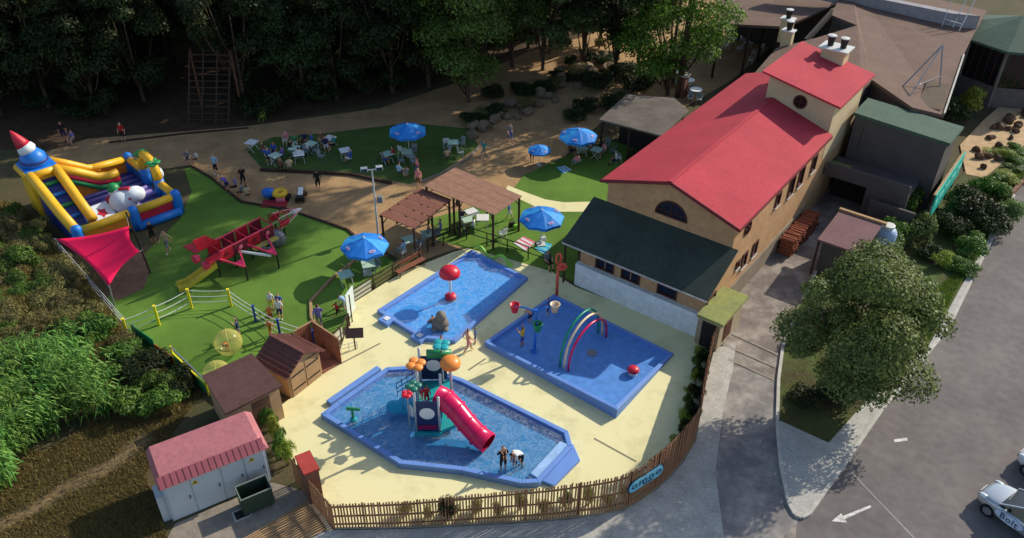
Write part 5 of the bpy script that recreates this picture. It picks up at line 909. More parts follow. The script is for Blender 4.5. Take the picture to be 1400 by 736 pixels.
# toys on the path edge
p = P(384, 272); t = thing('toy_ride', 'yellow and blue ride-on toy with round seat by the lawn edge', 'ride-on toy', p); b = MB(); b.tube([(.35*math.cos(k*PI/7), .35*math.sin(k*PI/7), .45) for k in range(14)], .2, 8, closed=True); b.build('ring_seat', Y_, t, True); b = MB(); b.ball((-.8, .1, .4), .42, 12, 8, (1.2, .9, .9)); b.build('nose', BL, t, True); b = MB(); b.box((0, 0, .15), (1.3, .7, .2)); b.build('chassis', M_dmetal, t)
p = P(376, 279); t = thing('play_mat', 'flat red mat on the grass in front of the ride-on toy', 'mat', p); b = MB(); b.box((0, -.05, .05), (1.7, .9, .08), rz=.05); b.build('mat', plastic('mat_red', (150, 28, 40), .7), t, bevel=.02); b = MB(); b.box((.35, .25, .2), (.6, .3, .22)); b.build('pad', PK, t, bevel=.03)
p = P(412, 272); t = thing('toy_ride', 'white and black ride-on car standing by the sand path', 'ride-on toy', p); b = MB(); b.box((0, 0, .35), (.5, 1.3, .4), rz=.15); b.build('body', BK, t, bevel=.1); b = MB(); b.box((0, .05, .58), (.36, 1.0, .14), rz=.15); b.build('bonnet', WH, t, bevel=.05)
for s in (-1, 1):
    for u in (-.45, .45): b = MB(); b.cyl((s*.24-.06*u, u, .16), (s*.32-.06*u, u, .16), .16, n=10); b.build('wheel', BK, t)

# ================================================================== cars
def car(label, body, loc, rz, L_=4.05, Wd=1.74, H_=1.5, van=False):
    t = thing('parked_car', label, 'car', loc, rz); hw = Wd/2     # nose at x = 0, tail at -L_
    st = [(0.0, .62, .30, .62), (-.12, .78, .22, .74), (-.5, .96, .2, .86), (-1.0, 1.0, .2, .95), (-1.4, 1.0, .2, 1.0), (-2.4, 1.0, .2, 1.02), (-3.3, .98, .2, 1.0), (-3.85, .9, .24, .96), (-L_, .74, .34, .8)]
    b = MB(); rings = []
    for x, wf, zl, zh in st:
        w_ = hw*wf; rings.append([(x, -w_*.86, zl), (x, -w_*.98, zl+.16), (x, -w_, (zl+zh)/2), (x, -w_*.95, zh-.08), (x, -w_*.74, zh), (x, 0, zh+.035), (x, w_*.74, zh), (x, w_*.95, zh-.08), (x, w_, (zl+zh)/2), (x, w_*.98, zl+.16), (x, w_*.86, zl)])
    for r_ in rings: b.v += [Vector(v) for v in r_]
    for i in range(len(rings)-1):
        for j in range(11): k = i*11; b.f.append((k+j, k+11+j, k+11+(j+1) % 11, k+(j+1) % 11)); b.m.append(0)
    b.f += [tuple(range(11)), tuple(reversed(range((len(rings)-1)*11, len(rings)*11)))]; b.m += [0, 0]; o = b.build('body', body, t, True); sb = o.modifiers.new('sub', 'SUBSURF'); sb.levels = sb.render_levels = 2
    hx = [(-1.0, .98, .80), (-1.85, H_-.06, .66), (-2.4, H_, .66), (-3.2, H_-.04, .64), (-3.85, 1.0, .74)] if not van else [(-.7, 1.0, .84), (-1.4, H_-.05, .78), (-2.4, H_, .78), (-3.9, H_, .78), (-4.0, 1.0, .84)]
    g_ = MB(); 
    for (x, z, wf) in hx: w_ = hw*wf; bw = hw*.9; g_.v += [Vector((x, -w_, z)), Vector((x, w_, z))]
    lo_ = [(hx[0][0], .95), (hx[-1][0], .95)]; k0 = len(g_.v)
    for (x, z, wf) in hx: g_.v += [Vector((x, -hw*.92, .93)), Vector((x, hw*.92, .93))]
    for i in range(len(hx)-1): a_ = 2*i; g_.f += [(a_, a_+1, a_+3, a_+2), (k0+a_, a_, a_+2, k0+a_+2), (a_+1, k0+a_+1, k0+a_+3, a_+3)]; g_.m += [0]*3
    o = g_.build('glasshouse', M_glass, t)
    b = MB(); slab(b, [Vector((x, s*hw*wf*1.0, z+.02)) for x, z, wf, s in ((hx[1][0], hx[1][1], hx[1][2], -1), (hx[1][0], hx[1][1], hx[1][2], 1), (hx[3][0], hx[3][1], hx[3][2], 1), (hx[3][0], hx[3][1], hx[3][2], -1))], .05); b.build('roof', body, t, bevel=.03)
    for s in (-1, 1):
        b = MB(); b.bar((hx[0][0]+.02, s*hw*.86, .97), (hx[1][0], s*hw*hx[1][2], hx[1][1]+.01), .07, .06); b.bar((hx[2][0], s*hw*.9, .98), (hx[2][0], s*hw*hx[2][2]*1.01, hx[2][1]), .08, .05); b.bar((hx[4][0], s*hw*.85, .97), (hx[3][0], s*hw*hx[3][2], hx[3][1]), .1, .06); b.build('pillar', body, t)
        for x in (-.72, -3.3):
            b = MB(); b.cyl((x, s*(hw-.2), .31), (x, s*(hw+.01), .31), .31, n=20); o = b.build('wheel', BK, t); b = MB(); b.cyl((x, s*(hw-.02), .31), (x, s*(hw+.02), .31), .2, n=14); b.build('rim', M_metal, o)
        b = MB(); b.ball((-.3, s*hw*.7, .7), .2, 12, 8, (1.25, .62, .5)); b.build('headlight', mat('lamp_glass', (216, 222, 226), .15, .05, spec=.6), t, True)
        b = MB(); b.ball((-1.35, s*(hw+.1), 1.02), .11, 8, 6, (.7, 1.1, .8)); b.build('mirror', body, t, True)
        for x0 in (-1.3, -2.42): b = MB(); b.bar((x0, s*(hw*1.0+.004), .4), (x0, s*(hw*.965+.006), .92), .012, .02); b.build('door_seam', M_dark, t)
        b = MB(); b.bar((-2.2, s*(hw+.01), .82), (-2.36, s*(hw+.01), .82), .03, .03); b.build('door_handle', body, t)
    b = MB(); b.box((.0, 0, .42), (.05, .8, .16)); b.build('grille', M_dark, t, bevel=.02); b = MB(); b.box((.03, 0, .5), (.02, .5, .1)); b.build('number_plate', WH, t)
    b = MB(); b.bar((-1.02, -.5, 1.01), (-1.1, .25, 1.03), .03); b.build('wiper', BK, t)
    return t
SIL = mat('silver_paint', (176, 184, 190), .28, .03, metal=.55); WPT = mat('white_paint', (206, 208, 210), .3, .03)
n0 = P(1341, 678); n1 = P(1421, 736); dv = (n0-n1).normalized(); C1 = car('silver hatchback with an oval lettered sticker on its door', SIL, n0, math.atan2(dv.y, dv.x))
b = MB(); n = 24; b.add([(-1.6+.62*math.cos(2*PI*k/n), .885, .64+.25*math.sin(2*PI*k/n)) for k in range(n)]+[(-1.6+.62*math.cos(2*PI*k/n), .84, .64+.25*math.sin(2*PI*k/n)) for k in range(n)], [tuple(range(n)), tuple(reversed(range(n, 2*n)))]+[(k, k+n, (k+1) % n+n, (k+1) % n) for k in range(n)]); st_o = b.build('door_sticker', mat('sticker_pale', (196, 206, 226), .5), C1)
lettering('Bolt', .42, SNV, C1, (-1.6, .892, .62), (-1, 0, 0), (0, 0, 1))
car('white car parked beside the silver hatchback', WPT, P(1394, 626), math.atan2(dv.y, dv.x), H_=1.75, van=True)
# ================================================================== trees
LF1 = leafmat('leaf_oak', (26, 38, 17), (58, 76, 32)); LF2 = leafmat('leaf_bright', (54, 92, 26), (122, 164, 58), .4); LF3 = leafmat('leaf_olive', (66, 90, 48), (134, 154, 90), .4); LF4 = leafmat('leaf_dry', (86, 84, 48), (142, 132, 78)); LF5 = leafmat('leaf_cane', (62, 112, 42), (134, 174, 80)); LF6 = leafmat('leaf_hedge', (48, 80, 28), (108, 140, 54)); LF8 = leafmat('leaf_mid', (54, 78, 30), (118, 142, 64), .4); LF9 = leafmat('leaf_roadside', (60, 80, 36), (132, 148, 78)); LF7 = leafmat('leaf_lime', (96, 118, 36), (164, 172, 70))
protos = [make_tree('forest_tree', 'dark evergreen oak in the forest behind the playground', 'tree', h, rx, th_, .28, 17000, LF1, M_bark, k=30, group='dark oaks of the forest') for h, rx, th_ in ((13, 4.3, 1.0), (12, 4.0, .6), (14.5, 4.5, 1.2))]
FT = [(-60, 150), (10, 158), (75, 148), (140, 152), (205, 140), (345, 140), (410, 135), (470, 138), (530, 125), (595, 118), (650, 88),
      (-90, 105), (-20, 108), (45, 100), (110, 104), (170, 96), (235, 92), (330, 92), (385, 96), (440, 88), (500, 84), (560, 78), (610, 66),
      (-60, 66), (0, 62), (60, 60), (125, 58), (190, 52), (250, 48), (310, 50), (370, 48), (430, 44), (490, 40), (550, 34), (610, 28), (670, 30), (740, 20), (790, 22),
      (-40, 22), (30, 20), (100, 16), (170, 12), (240, 10), (310, 8), (380, 6), (450, 2), (520, -2), (590, -6), (660, -10), (730, -14), (800, -16), (870, -20),
      (-20, -20), (80, -24), (180, -26), (280, -28), (380, -30), (480, -32), (580, -36), (680, -38), (780, -40)]
for i, (px, py) in enumerate(FT):
    p = P(px+rnd.uniform(-12, 12), py+rnd.uniform(-4, 4)); s_ = rnd.uniform(.85, 1.15); pr = protos[i % 3]
    if i < 3: pr.location = p; pr.rotation_euler = (0, 0, rnd.uniform(0, 6))
    else: dup(pr, p, rnd.uniform(0, 6.28), scale=(s_, s_, s_*rnd.uniform(.9, 1.1)))
# ================================================================== shrubs
def shrub_mesh(r, h, leaf, n, m, k=12, asp=.5):
    bl = [(nrg.uniform(-.6, .6)*r, nrg.uniform(-.6, .6)*r, nrg.uniform(.25, .75)*h, nrg.uniform(.3, .5)*min(r, h)) for _ in range(k)]; c, d = crown_pts(bl, n); c[:, 2] = np.maximum(c[:, 2], .02); return leafmesh('foliage', c, d, leaf, m, aspect=asp)
def stem_mesh(r, h):
    b = MB()
    for k in range(5): a_ = k*1.26; b.tube([(.05*math.cos(a_), .05*math.sin(a_), -.05), (.2*r*math.cos(a_), .2*r*math.sin(a_), .4*h), (.5*r*math.cos(a_), .5*r*math.sin(a_), .75*h)], .03, 5, rs=[.04, .03, .01])
    return b.mesh('stem', M_bark)
SM = {'dry': shrub_mesh(1, 1, .16, 2600, LF4, asp=.22), 'dry2': shrub_mesh(1, .8, .18, 2200, LF4, asp=.18), 'green': shrub_mesh(1, 1.1, .13, 3200, LF6), 'olive': shrub_mesh(1, 1, .12, 3000, LF3), 'lime': shrub_mesh(1, 1.1, .12, 2600, LF7), 'dark': shrub_mesh(1, 1, .13, 3400, LF1)}; STM = stem_mesh(1, 1)
def shrub(kind, p, r, h, label, group=None, name='shrub', cat='shrub'):
    t = thing(name, label, cat, p, rnd.uniform(0, 6), group); o = bpy.data.objects.new('foliage', SM[kind]); COL.objects.link(o); o.parent = t; o.scale = (r, r, h); s = bpy.data.objects.new('stem', STM); COL.objects.link(s); s.parent = t; s.scale = (r, r, h); return t
def inpoly(x, y, pl):
    c = False; j = len(pl)-1
    for i in range(len(pl)):
        if (pl[i][1] > y) != (pl[j][1] > y) and x < (pl[j][0]-pl[i][0])*(y-pl[i][1])/(pl[j][1]-pl[i][1])+pl[i][0]: c = not c
        j = i
    return c
UG = 0
while UG < 70:
    x, y = rnd.uniform(-60, 640), rnd.uniform(20, 160)
    if y > 165-max(0, x-330)*.17 or 240 < x < 335: continue
    UG += 1; shrub('dark', P(x, y), rnd.uniform(1.2, 2.2), rnd.uniform(1.0, 2.6), 'dark undergrowth bush beneath the forest oaks', 'forest undergrowth')
T = [((722, 66), 18, 3.6, .15, LF8, 'mid-green tree in the second row above the boulders'), ((768, 66), 22, 3.6, .15, LF8, 'mid-green dark tree in the second row above the boulders'), ((820, 62), 20, 4, .15, LF1, 'dark oak behind the tallest oak of the path'), ((662, 104), 18, 4, .15, LF8, 'mid-green oak leaning over the rockery end'), ((640, 140), 20, 5.0, .15, LF8, 'broad oak with sunlit flank at the edge of the forest'), ((742, 96), 16, 3.0, .15, LF3, 'slim grey-green tree above the boulders'), ((798, 88), 22, 3.4, .15, LF3, 'rounded grey-green tree beside the big dark oak'), ((840, 108), 25, 4.8, .15, LF1, 'tall dark oak standing between olive tree and bright green tree'), ((912, 130), 18, 4.9, .15, LF2, 'bright green broadleaf tree on the sunny restaurant terrace'), ((700, 92), 16, 3.4, .15, LF8, 'olive tree next to the sunlit oak at the forest edge'), ((872, 92), 23, 4.4, .15, LF1, 'tall dark oak behind the bright terrace tree')]
for (px, py), h, rx, th_, m, lb in T: make_tree('broadleaf_tree', lb, 'tree', h, rx, th_, .25, 30000, m, M_bark, k=46, loc=P(px, py))
make_tree('shade_pine', 'added tall pine with unseen crown shading the castle and rocket lawn', 'tree', 30, 6.2, 20, .3, 22000, LF1, M_bark, k=46, loc=(14.2, 68.0, 0), tr=.26)  # tree put in for the shade its out-of-view crown casts on the playground
q = P(1180, 452, 4.7); make_tree('roadside_tree', 'large grey-green tree on the corner bed beside the road', 'tree', 9.2, 3.55, .7, .16, 56000, LF9, M_bark, k=44, loc=(q.x, q.y, 0), tr=.22, rr=(.14, .42), shell=.4)
SLOPE = [(-60, 270), (30, 285), (75, 335), (120, 392), (165, 450), (205, 492), (262, 540), (238, 570), (170, 570), (130, 500), (60, 470), (-60, 520)]
cnt = 0
while cnt < 80:
    x, y = rnd.uniform(-60, 270), rnd.uniform(270, 575)
    if not inpoly(x, y, SLOPE): continue
    cnt += 1; d_ = rnd.random(); k = 'dry' if d_ < .35 else 'dry2' if d_ < .62 else 'green' if d_ < .92 else 'olive'
    if y > 500: k = 'green' if rnd.random() < .7 else 'dark'
    lb = {'dry': 'straw-coloured dry shrub on the slope left of the playground', 'dry2': 'low dry grassy shrub on the slope left of the playground', 'green': 'green bramble shrub on the slope below the mesh barrier', 'olive': 'grey-green shrub among the dry slope bushes', 'dark': 'dark green bramble behind the kiosk'}[k]
    shrub(k, P(x, y), rnd.uniform(.7, 1.6), rnd.uniform(.6, 1.35), lb, k+' shrubs of the slope')
# giant cane clumps
def cane(n, h):
    b = MB()
    for s in range(n):
        x, y = rnd.gauss(0, .28), rnd.gauss(0, .28); lx, ly = x*1.2+rnd.gauss(0, .15), y*1.2+rnd.gauss(0, .15); hh = h*rnd.uniform(.75, 1.1); b.mi = 0
        b.tube([(x, y, 0), (x+lx*.2, y+ly*.2, hh*.5), (x+lx*.7, y+ly*.7, hh)], .018, 4, rs=[.022, .016, .006])
        for k in range(11):
            f_ = .25+.72*k/11; o = Vector((x+lx*.7*f_*f_, y+ly*.7*f_*f_, hh*f_)); a_ = rnd.uniform(0, 6.28); dr = Vector((math.cos(a_), math.sin(a_), 0)); ln = rnd.uniform(.45, .75); sd_ = Vector((-dr.y, dr.x, 0))*.035
            p1 = o+dr*ln*.45+Zv*.18; p2 = o+dr*ln*.95+Zv*rnd.uniform(-.12, .08); b.add([o-sd_*.5, o+sd_*.5, p1+sd_, p1-sd_, p2], [(0, 1, 2, 3), (3, 2, 4)])
    return b.mesh('canes', LF5)
CM = [cane(16, 2.6), cane(14, 2.2), cane(18, 2.9)]; CANE = [(0, 520), (40, 505), (85, 495), (120, 505), (138, 530), (140, 570), (132, 605), (90, 610), (40, 620), (20, 660), (-10, 690), (-60, 640), (-60, 540)]; cnt = 0
while cnt < 58:
    x, y = rnd.uniform(-60, 145), rnd.uniform(495, 690)
    if not inpoly(x, y, CANE): continue
    cnt += 1; t = thing('giant_cane', 'tall bright green cane plant in the dense clump on the slope', 'cane', P(x, y), rnd.uniform(0, 6), 'cane clump'); o = bpy.data.objects.new('canes', rnd.choice(CM)); COL.objects.link(o); o.parent = t; s_ = rnd.uniform(.8, 1.15); o.scale = (s_, s_, s_)
# plants behind the slat fence
for i in range(22):
    s_ = 3+i*1.02; acc = 0; 
    pts = along(SQ[2:], SH[2:], .25); k = min(len(pts)-1, int(s_/.25)); p, h_, d = pts[k]; nn = Vector((-d.y, d.x, 0)); lime = i not in (2, 7, 13, 17, 20)
    shrub('lime' if lime else 'green', p+nn*rnd.uniform(.45, .75), rnd.uniform(.32, .5), rnd.uniform(.5, 1.05), 'yellow-green shrub planted behind the slat fence' if lime else 'dark green shrub planted behind the slat fence', ('lime' if lime else 'green')+' fence shrubs')
shrub('dark', P(613, 712), .42, 1.75, 'small dark conifer sapling behind the slat fence', None, 'conifer', 'tree')
for i, (px, py) in enumerate(((960, 495), (957, 520), (952, 545), (946, 570), (936, 595))): shrub('dark', P(px, py), .45, .9, 'dark hedge shrub in the planter by the fence curve', 'fence curve hedge')
for i, (px, py) in enumerate(((372, 588), (379, 602), (386, 618), (394, 636), (384, 628))): shrub('lime' if i % 2 else 'green', P(px, py), .45, 1.5, 'climbing yellow-green shrub between kiosk and pool deck' if i % 2 else 'climbing green shrub between kiosk and pool deck', ('lime' if i % 2 else 'green')+' shrubs by kiosk')
shrub('lime', P(836, 406), .32, .8, 'little green weed growing against the white pool wall', None, 'weed', 'plant')
for i in range(26):
    s_ = i/25; x = 650+s_*185+rnd.uniform(-14, 14); y = 172-s_*92+rnd.uniform(-22, 10); shrub('dry' if i % 3 == 0 else 'dark', P(x, y), rnd.uniform(.6, 1.2), rnd.uniform(.5, 1.1), 'dry tuft growing among the rockery boulders' if i % 3 == 0 else 'dark bush growing among the rockery boulders', ('dry' if i % 3 == 0 else 'dark')+' rockery plants')
# roadside garden
for px, py, k, r, h, lb in ((1330, 302, 'dark', 1.7, 2.0, 'big dark flowering bush beside the billboard'), (1350, 275, 'green', 1.5, 1.8, 'bright bush on the road side of the billboard'), (1372, 300, 'olive', 1.1, 1.6, 'grey-green bush nearest the pavement strip'), (1300, 322, 'dark', 1.2, 1.5, 'shadowed bush under the billboard end'), (1284, 364, 'lime', .8, 1.0, 'clipped round yellow-green bush on the verge'), (1265, 352, 'dark', .8, .9, 'dark bush beside the clipped round bush'), (1232, 300, 'green', 1.3, 2.4, 'ivy-green bush crowding the gas tank'), (1245, 330, 'olive', 1.2, 2.2, 'pale leafy bush under the billboard frame'), (1250, 272, 'lime', 1.1, 2.0, 'yellow-green creeper below the dark block'), (1215, 335, 'green', 1.3, 2.0, 'green bush beside the brown shelter roof'), (1205, 352, 'olive', 1.2, 1.8, 'grey-green bush below the shelter'),
                         (1325, 158, 'lime', 1.5, 2.2, 'bright bush beside the octagonal pavilion'), (1350, 132, 'green', 1.6, 2.8, 'tall bush under the pavilion windows'), (1300, 168, 'dark', 1.4, 2.0, 'dark bush between brown roof and rockery'), (1240, 420, 'green', 1.2, 1.0, 'low green bush below the roadside tree'), (1262, 400, 'green', 1.0, .8, 'low bush on the verge beside the pale pavement'), (1160, 380, 'olive', 1.4, 1.6, 'grey-green bush under the roadside tree crown'), (1100, 548, 'dark', .9, .8, 'dark bush at the corner of the planting bed'), (1145, 540, 'dark', 1.1, 1.0, 'dark bush beside the roadside tree trunk'), (1320, 345, 'green', 1.4, 1.3, 'green bush spilling towards the pale pavement'), (1345, 318, 'dark', 1.5, 1.7, 'dense dark bush between billboard and road'), (1300, 290, 'olive', 1.4, 1.8, 'leafy bush against the billboard posts'), (1365, 280, 'green', 1.3, 1.5, 'rounded green bush by the timber sleepers'), (1310, 372, 'green', 1.1, .8, 'low green bush along the pavement strip'), (1110, 470, 'dark', .9, 1.0, 'dark bush by the driveway kerb'), (1100, 430, 'olive', .9, 1.1, 'grey bush at the driveway edge'), (840, 150, 'dark', 1.4, 1.2, 'dark hedge bush left of the bar roof'), (815, 120, 'dark', 1.5, 1.3, 'dark hedge bush above the bar pavilion'), (870, 122, 'dark', 1.7, 1.6, 'dark hedge bush under the terrace tree'), (855, 105, 'dark', 1.5, 1.4, 'dark hedge bush between tree and boulders'), (800, 150, 'dark', 1.2, 1.0, 'dark hedge bush at the sand path edge'), (785, 165, 'dark', 1.0, .9, 'dark low bush near the bar umbrella')):
    shrub(k, P(px, py), r, h, lb)
for i in range(14): shrub('green' if i % 3 else 'lime', P(1360+rnd.uniform(0, 60), 250-rnd.uniform(0, 45)), rnd.uniform(.7, 1.1), rnd.uniform(.4, .7), 'low mounded ground-cover plant on the sunny verge', 'verge ground cover')
# grass blades (nobody could count them)
def grass(name, pl, n, size, m, label, zb=0.0):
    xs = [p[0] for p in pl]; ys = [p[1] for p in pl]; pts = []
    while len(pts) < n:
        x, y = rnd.uniform(min(xs), max(xs)), rnd.uniform(min(ys), max(ys))
        if inpoly(x, y, pl) and (not inpoly(x+rnd.gauss(0, 5), y+rnd.gauss(0, 4), DIRT) or rnd.random() < .06): q = P(x, y); pts.append((q.x, q.y, zb+size*.35))
    c = np.array(pts); d = nrg.normal(0, 1, (n, 3)); d[:, 2] *= .25; o = bpy.data.objects.new(name, leafmesh(name, c, d, size, m, .14, .3, True)); COL.objects.link(o); o['kind'] = 'stuff'; o['label'] = label; o['category'] = 'grass'; return o
LF10 = leafmat('leaf_longgrass', (96, 98, 44), (176, 156, 96)); LFG = leafmat('leaf_grass', (104, 104, 52), (166, 146, 94)); LFV = leafmat('leaf_verge', (72, 100, 34), (128, 148, 58))
grass('dry_grass', [(-60, 600), (60, 620), (110, 590), (150, 540), (280, 535), (215, 620), (200, 650), (230, 736), (220, 800), (-60, 800)], 70000, .24, LFG, 'short dry grass on the slope in front of the kiosk')
grass('dry_grass', SLOPE, 60000, .6, LF10, 'long dry grass covering the shrub slope')
grass('verge_grass', [(1215, 470), (1262, 408), (1300, 380), (1350, 330), (1375, 255), (1400, 205), (1430, 150), (1500, 130), (1440, 230), (1372, 262), (1346, 335), (1308, 398), (1270, 468), (1230, 505)], 22000, .18, LFV, 'green verge grass along the pale pavement', .1)
grass('fallen_leaves', [(1068, 572), (1066, 520), (1120, 470), (1230, 480), (1270, 470), (1186, 546), (1132, 606)], 5000, .09, leafmat('leaf_litter', (96, 56, 40), (140, 92, 64)), 'brown leaf litter in the shaded corner bed', .1)
# ================================================================== boulders
def rock_mesh(seed):
    bm = bmesh.new(); bmesh.ops.create_icosphere(bm, subdivisions=2, radius=.5); r_ = random.Random(seed); ax_ = [Vector((r_.uniform(-1, 1), r_.uniform(-1, 1), r_.uniform(-1, 1))).normalized() for _ in range(9)]; of_ = [r_.uniform(.28, .44) for _ in ax_]
    for v in bm.verts:
        for a_, o_ in zip(ax_, of_):
            k = v.co.dot(a_)
            if k > o_: v.co -= a_*(k-o_)
    me = bpy.data.meshes.new('rock'); bm.to_mesh(me); bm.free(); return me
RM = [rock_mesh(s) for s in (1, 2, 3, 4)]
for me in RM: me.materials.append(M_stone)
RM2 = [m.copy() for m in RM]
for me in RM2: me.materials.clear(); me.materials.append(M_rock2)
def boulder(p, s, label, group, pool_=RM):
    o = bpy.data.objects.new('boulder', rnd.choice(pool_)); COL.objects.link(o); o.location = p+Zv*s*.22; o.scale = (s*rnd.uniform(.9, 1.4), s*rnd.uniform(.8, 1.1), s*rnd.uniform(.7, .95)); o.rotation_euler = (rnd.uniform(-.3, .3), rnd.uniform(-.3, .3), rnd.uniform(0, 6)); tag(o, label, 'boulder', group)
for i in range(44):
    s_ = i/43; x = 652+s_*190+rnd.uniform(-10, 10); y = 178-s_*96+rnd.uniform(-14, 16); boulder(P(x, y), rnd.uniform(.7, 1.35), 'pale sandstone boulder in the rockery between forest and sand path', 'rockery boulders')
for i in range(34):
    s_ = rnd.random(); a_ = Vector((1330, 222)).lerp(Vector((1412, 132)), s_); boulder(P(a_.x+rnd.uniform(-17, 20), a_.y+rnd.uniform(-12, 14))+Zv*.11, rnd.uniform(.45, .85), 'brown rock set in the pale gravel path behind the billboard', 'gravel path rocks', RM2)
# verge timber edging by the road
edging([(1372, 278), (1400, 248), (1440, 205)], 'brown timber sleeper edging where verge meets road', .25, .3, M_wood)
# ================================================================== forest play equipment
t = thing('log_ladder', 'leaning timber log ladder with ropes at the forest edge', 'climbing frame', P(285, 170)); 
for x in (-1.6, -.5, .6, 1.6): b = MB(); b.tube([(x, 0, 0), (x+.35, 2.6, 5.2)], .07, 7); b.build('pole', M_dwood, t)
for k in range(11): b = MB(); f_ = (k+.7)/11.5; b.cyl((-1.7+.35*f_, 2.6*f_, 5.2*f_), (1.7+.35*f_, 2.6*f_, 5.2*f_), .05, n=6); b.build('rung', M_dwood, t)
for x in (-1.6, 1.6): b = MB(); b.cyl((x+.35, 2.65, 0), (x+.35, 2.65, 5.2), .09, n=7); b.build('pole', M_wood, t)
edging([(150, 196), (250, 184), (340, 176)], 'thin log edging along the forest floor behind the castle', .12, .12, M_dwood)

# ================================================================== people
SEG = {}
def person_mesh(pose):
    J = dict(pel=(0, 0, .93), spi=(0, .0, 1.14), che=(0, .0, 1.34), nec=(0, .01, 1.48), hea=(0, .03, 1.60), top=(0, .02, 1.70))
    for s, n in ((-1, 'l'), (1, 'r')): J.update({n+'sh': (s*.18, 0, 1.40), n+'el': (s*.25, -.02, 1.12), n+'wr': (s*.26, .08, .88), n+'ha': (s*.26, .11, .80), n+'hi': (s*.1, 0, .88), n+'kn': (s*.11, .02, .49), n+'an': (s*.11, -.02, .09), n+'to': (s*.12, .14, .05)})
    def up(**k): J.update(k)
    def shift(names, d):
        for n in names: J[n] = tuple(Vector(J[n])+Vector(d))
    upper = ['spi', 'che', 'nec', 'hea', 'top']+[s+j for s in 'lr' for j in ('sh', 'el', 'wr', 'ha')]
    if pose == 'walk': up(lkn=(-.11, .2, .52), lan=(-.11, .22, .12), lto=(-.11, .38, .1), rkn=(.11, -.05, .5), ran=(.11, -.3, .14), rto=(.11, -.18, .05), lel=(-.25, -.18, 1.16), lwr=(-.25, -.15, .92), lha=(-.25, -.13, .84), rel=(.25, .12, 1.14), rwr=(.22, .3, .98), rha=(.21, .37, .95))
    if pose == 'run': up(lkn=(-.11, .32, .66), lan=(-.11, .2, .3), lto=(-.11, .34, .24), rkn=(.11, -.12, .5), ran=(.11, -.45, .35), rto=(.11, -.42, .2), lel=(-.28, -.25, 1.2), lwr=(-.26, -.1, 1.02), lha=(-.26, -.03, 1.0), rel=(.28, .2, 1.2), rwr=(.24, .36, 1.32), rha=(.23, .41, 1.38))
    if pose == 'sit':
        for n in list(J): J[n] = tuple(Vector(J[n])-Vector((0, 0, .42)))
        for s, n in ((-1, 'l'), (1, 'r')): J.update({n+'hi': (s*.1, .03, .48), n+'kn': (s*.13, .45, .5), n+'an': (s*.13, .43, .09), n+'to': (s*.13, .6, .05), n+'el': (s*.26, .08, .74), n+'wr': (s*.18, .3, .66), n+'ha': (s*.15, .37, .65)})
    if pose == 'bend':
        up(spi=(0, .14, 1.1), che=(0, .34, 1.18), nec=(0, .48, 1.2), hea=(0, .6, 1.18), top=(0, .69, 1.14))
        for s, n in ((-1, 'l'), (1, 'r')): J.update({n+'sh': (s*.18, .4, 1.15), n+'el': (s*.2, .46, .88), n+'wr': (s*.15, .52, .64), n+'ha': (s*.14, .54, .56), n+'kn': (s*.12, .06, .5)})
    if pose == 'hold': up(lel=(-.26, .1, 1.14), lwr=(-.1, .27, 1.12), lha=(-.02, .3, 1.12), rel=(.26, .1, 1.14), rwr=(.1, .27, 1.05), rha=(.02, .3, 1.04))
    if pose == 'arms': up(lel=(-.4, .08, 1.5), lwr=(-.45, .15, 1.75), lha=(-.45, .17, 1.83), rel=(.4, .1, 1.3), rwr=(.5, .3, 1.4), rha=(.52, .37, 1.43))
    rad = dict(pel=.15, spi=.125, che=.15, nec=.055, hea=.092, top=.07, sh=.062, el=.045, wr=.032, ha=.038, hi=.095, kn=.062, an=.042, to=.036)
    E = [('pel', 'spi', 't'), ('spi', 'che', 't'), ('che', 'nec', 't'), ('nec', 'hea', 'h'), ('hea', 'top', 'h')]
    for n in 'lr': E += [('che', n+'sh', 't'), (n+'sh', n+'el', 's'), (n+'el', n+'wr', 'a'), (n+'wr', n+'ha', 'a'), ('pel', n+'hi', 'b'), (n+'hi', n+'kn', 'b'), (n+'kn', n+'an', 'l'), (n+'an', n+'to', 'f')]
    names = list(J); me = bpy.data.meshes.new('sk'); me.from_pydata([J[n] for n in names], [(names.index(a), names.index(c)) for a, c, _ in E], []); o = bpy.data.objects.new('sk', me); COL.objects.link(o); md = o.modifiers.new('skin', 'SKIN'); sv = me.skin_vertices[0].data
    for i, n in enumerate(names): r_ = rad.get(n, rad.get(n[1:], .05)); sv[i].radius = (r_*1.15, r_*.85) if n in ('pel', 'spi', 'che') else (r_, r_); sv[i].use_root = (n == 'pel')
    ss = o.modifiers.new('sub', 'SUBSURF'); ss.levels = 1; dg = bpy.context.evaluated_depsgraph_get(); dg.update(); m2 = bpy.data.meshes.new_from_object(o.evaluated_get(dg)); bpy.data.objects.remove(o)
    V = [v.co.copy() for v in m2.vertices]; F = [tuple(p.vertices) for p in m2.polygons]; b = MB(); kindm = {'t': 1, 's': 1, 'h': 0, 'a': 0, 'b': 2, 'l': 0, 'f': 3}; mi = []
    for f in F:
        c = sum((V[i] for i in f), Vector())/len(f); best = None
        for a, e, k in E:
            p, q = Vector(J[a]), Vector(J[e]); s = max(0, min(1, (c-p).dot(q-p)/max(1e-6, (q-p).length_squared))); dd = (c-p.lerp(q, s)).length
            if best is None or dd < best[0]: best = (dd, k)
        k = kindm[best[1]]; hd = Vector(J['hea']); upv = (Vector(J['top'])-Vector(J['nec'])).normalized(); rel = c-hd
        fw = Vector((0, 1, 0)) if pose != 'bend' else Vector((0, .3, -.95))
        if best[1] == 'h' and rel.dot(upv) > -.06 and (rel.dot(upv) > .075 or rel.dot(fw) < .01): k = 4
        mi.append(k)
    b.v = V; b.f = F; b.m = mi; hd = Vector(J['hea'])
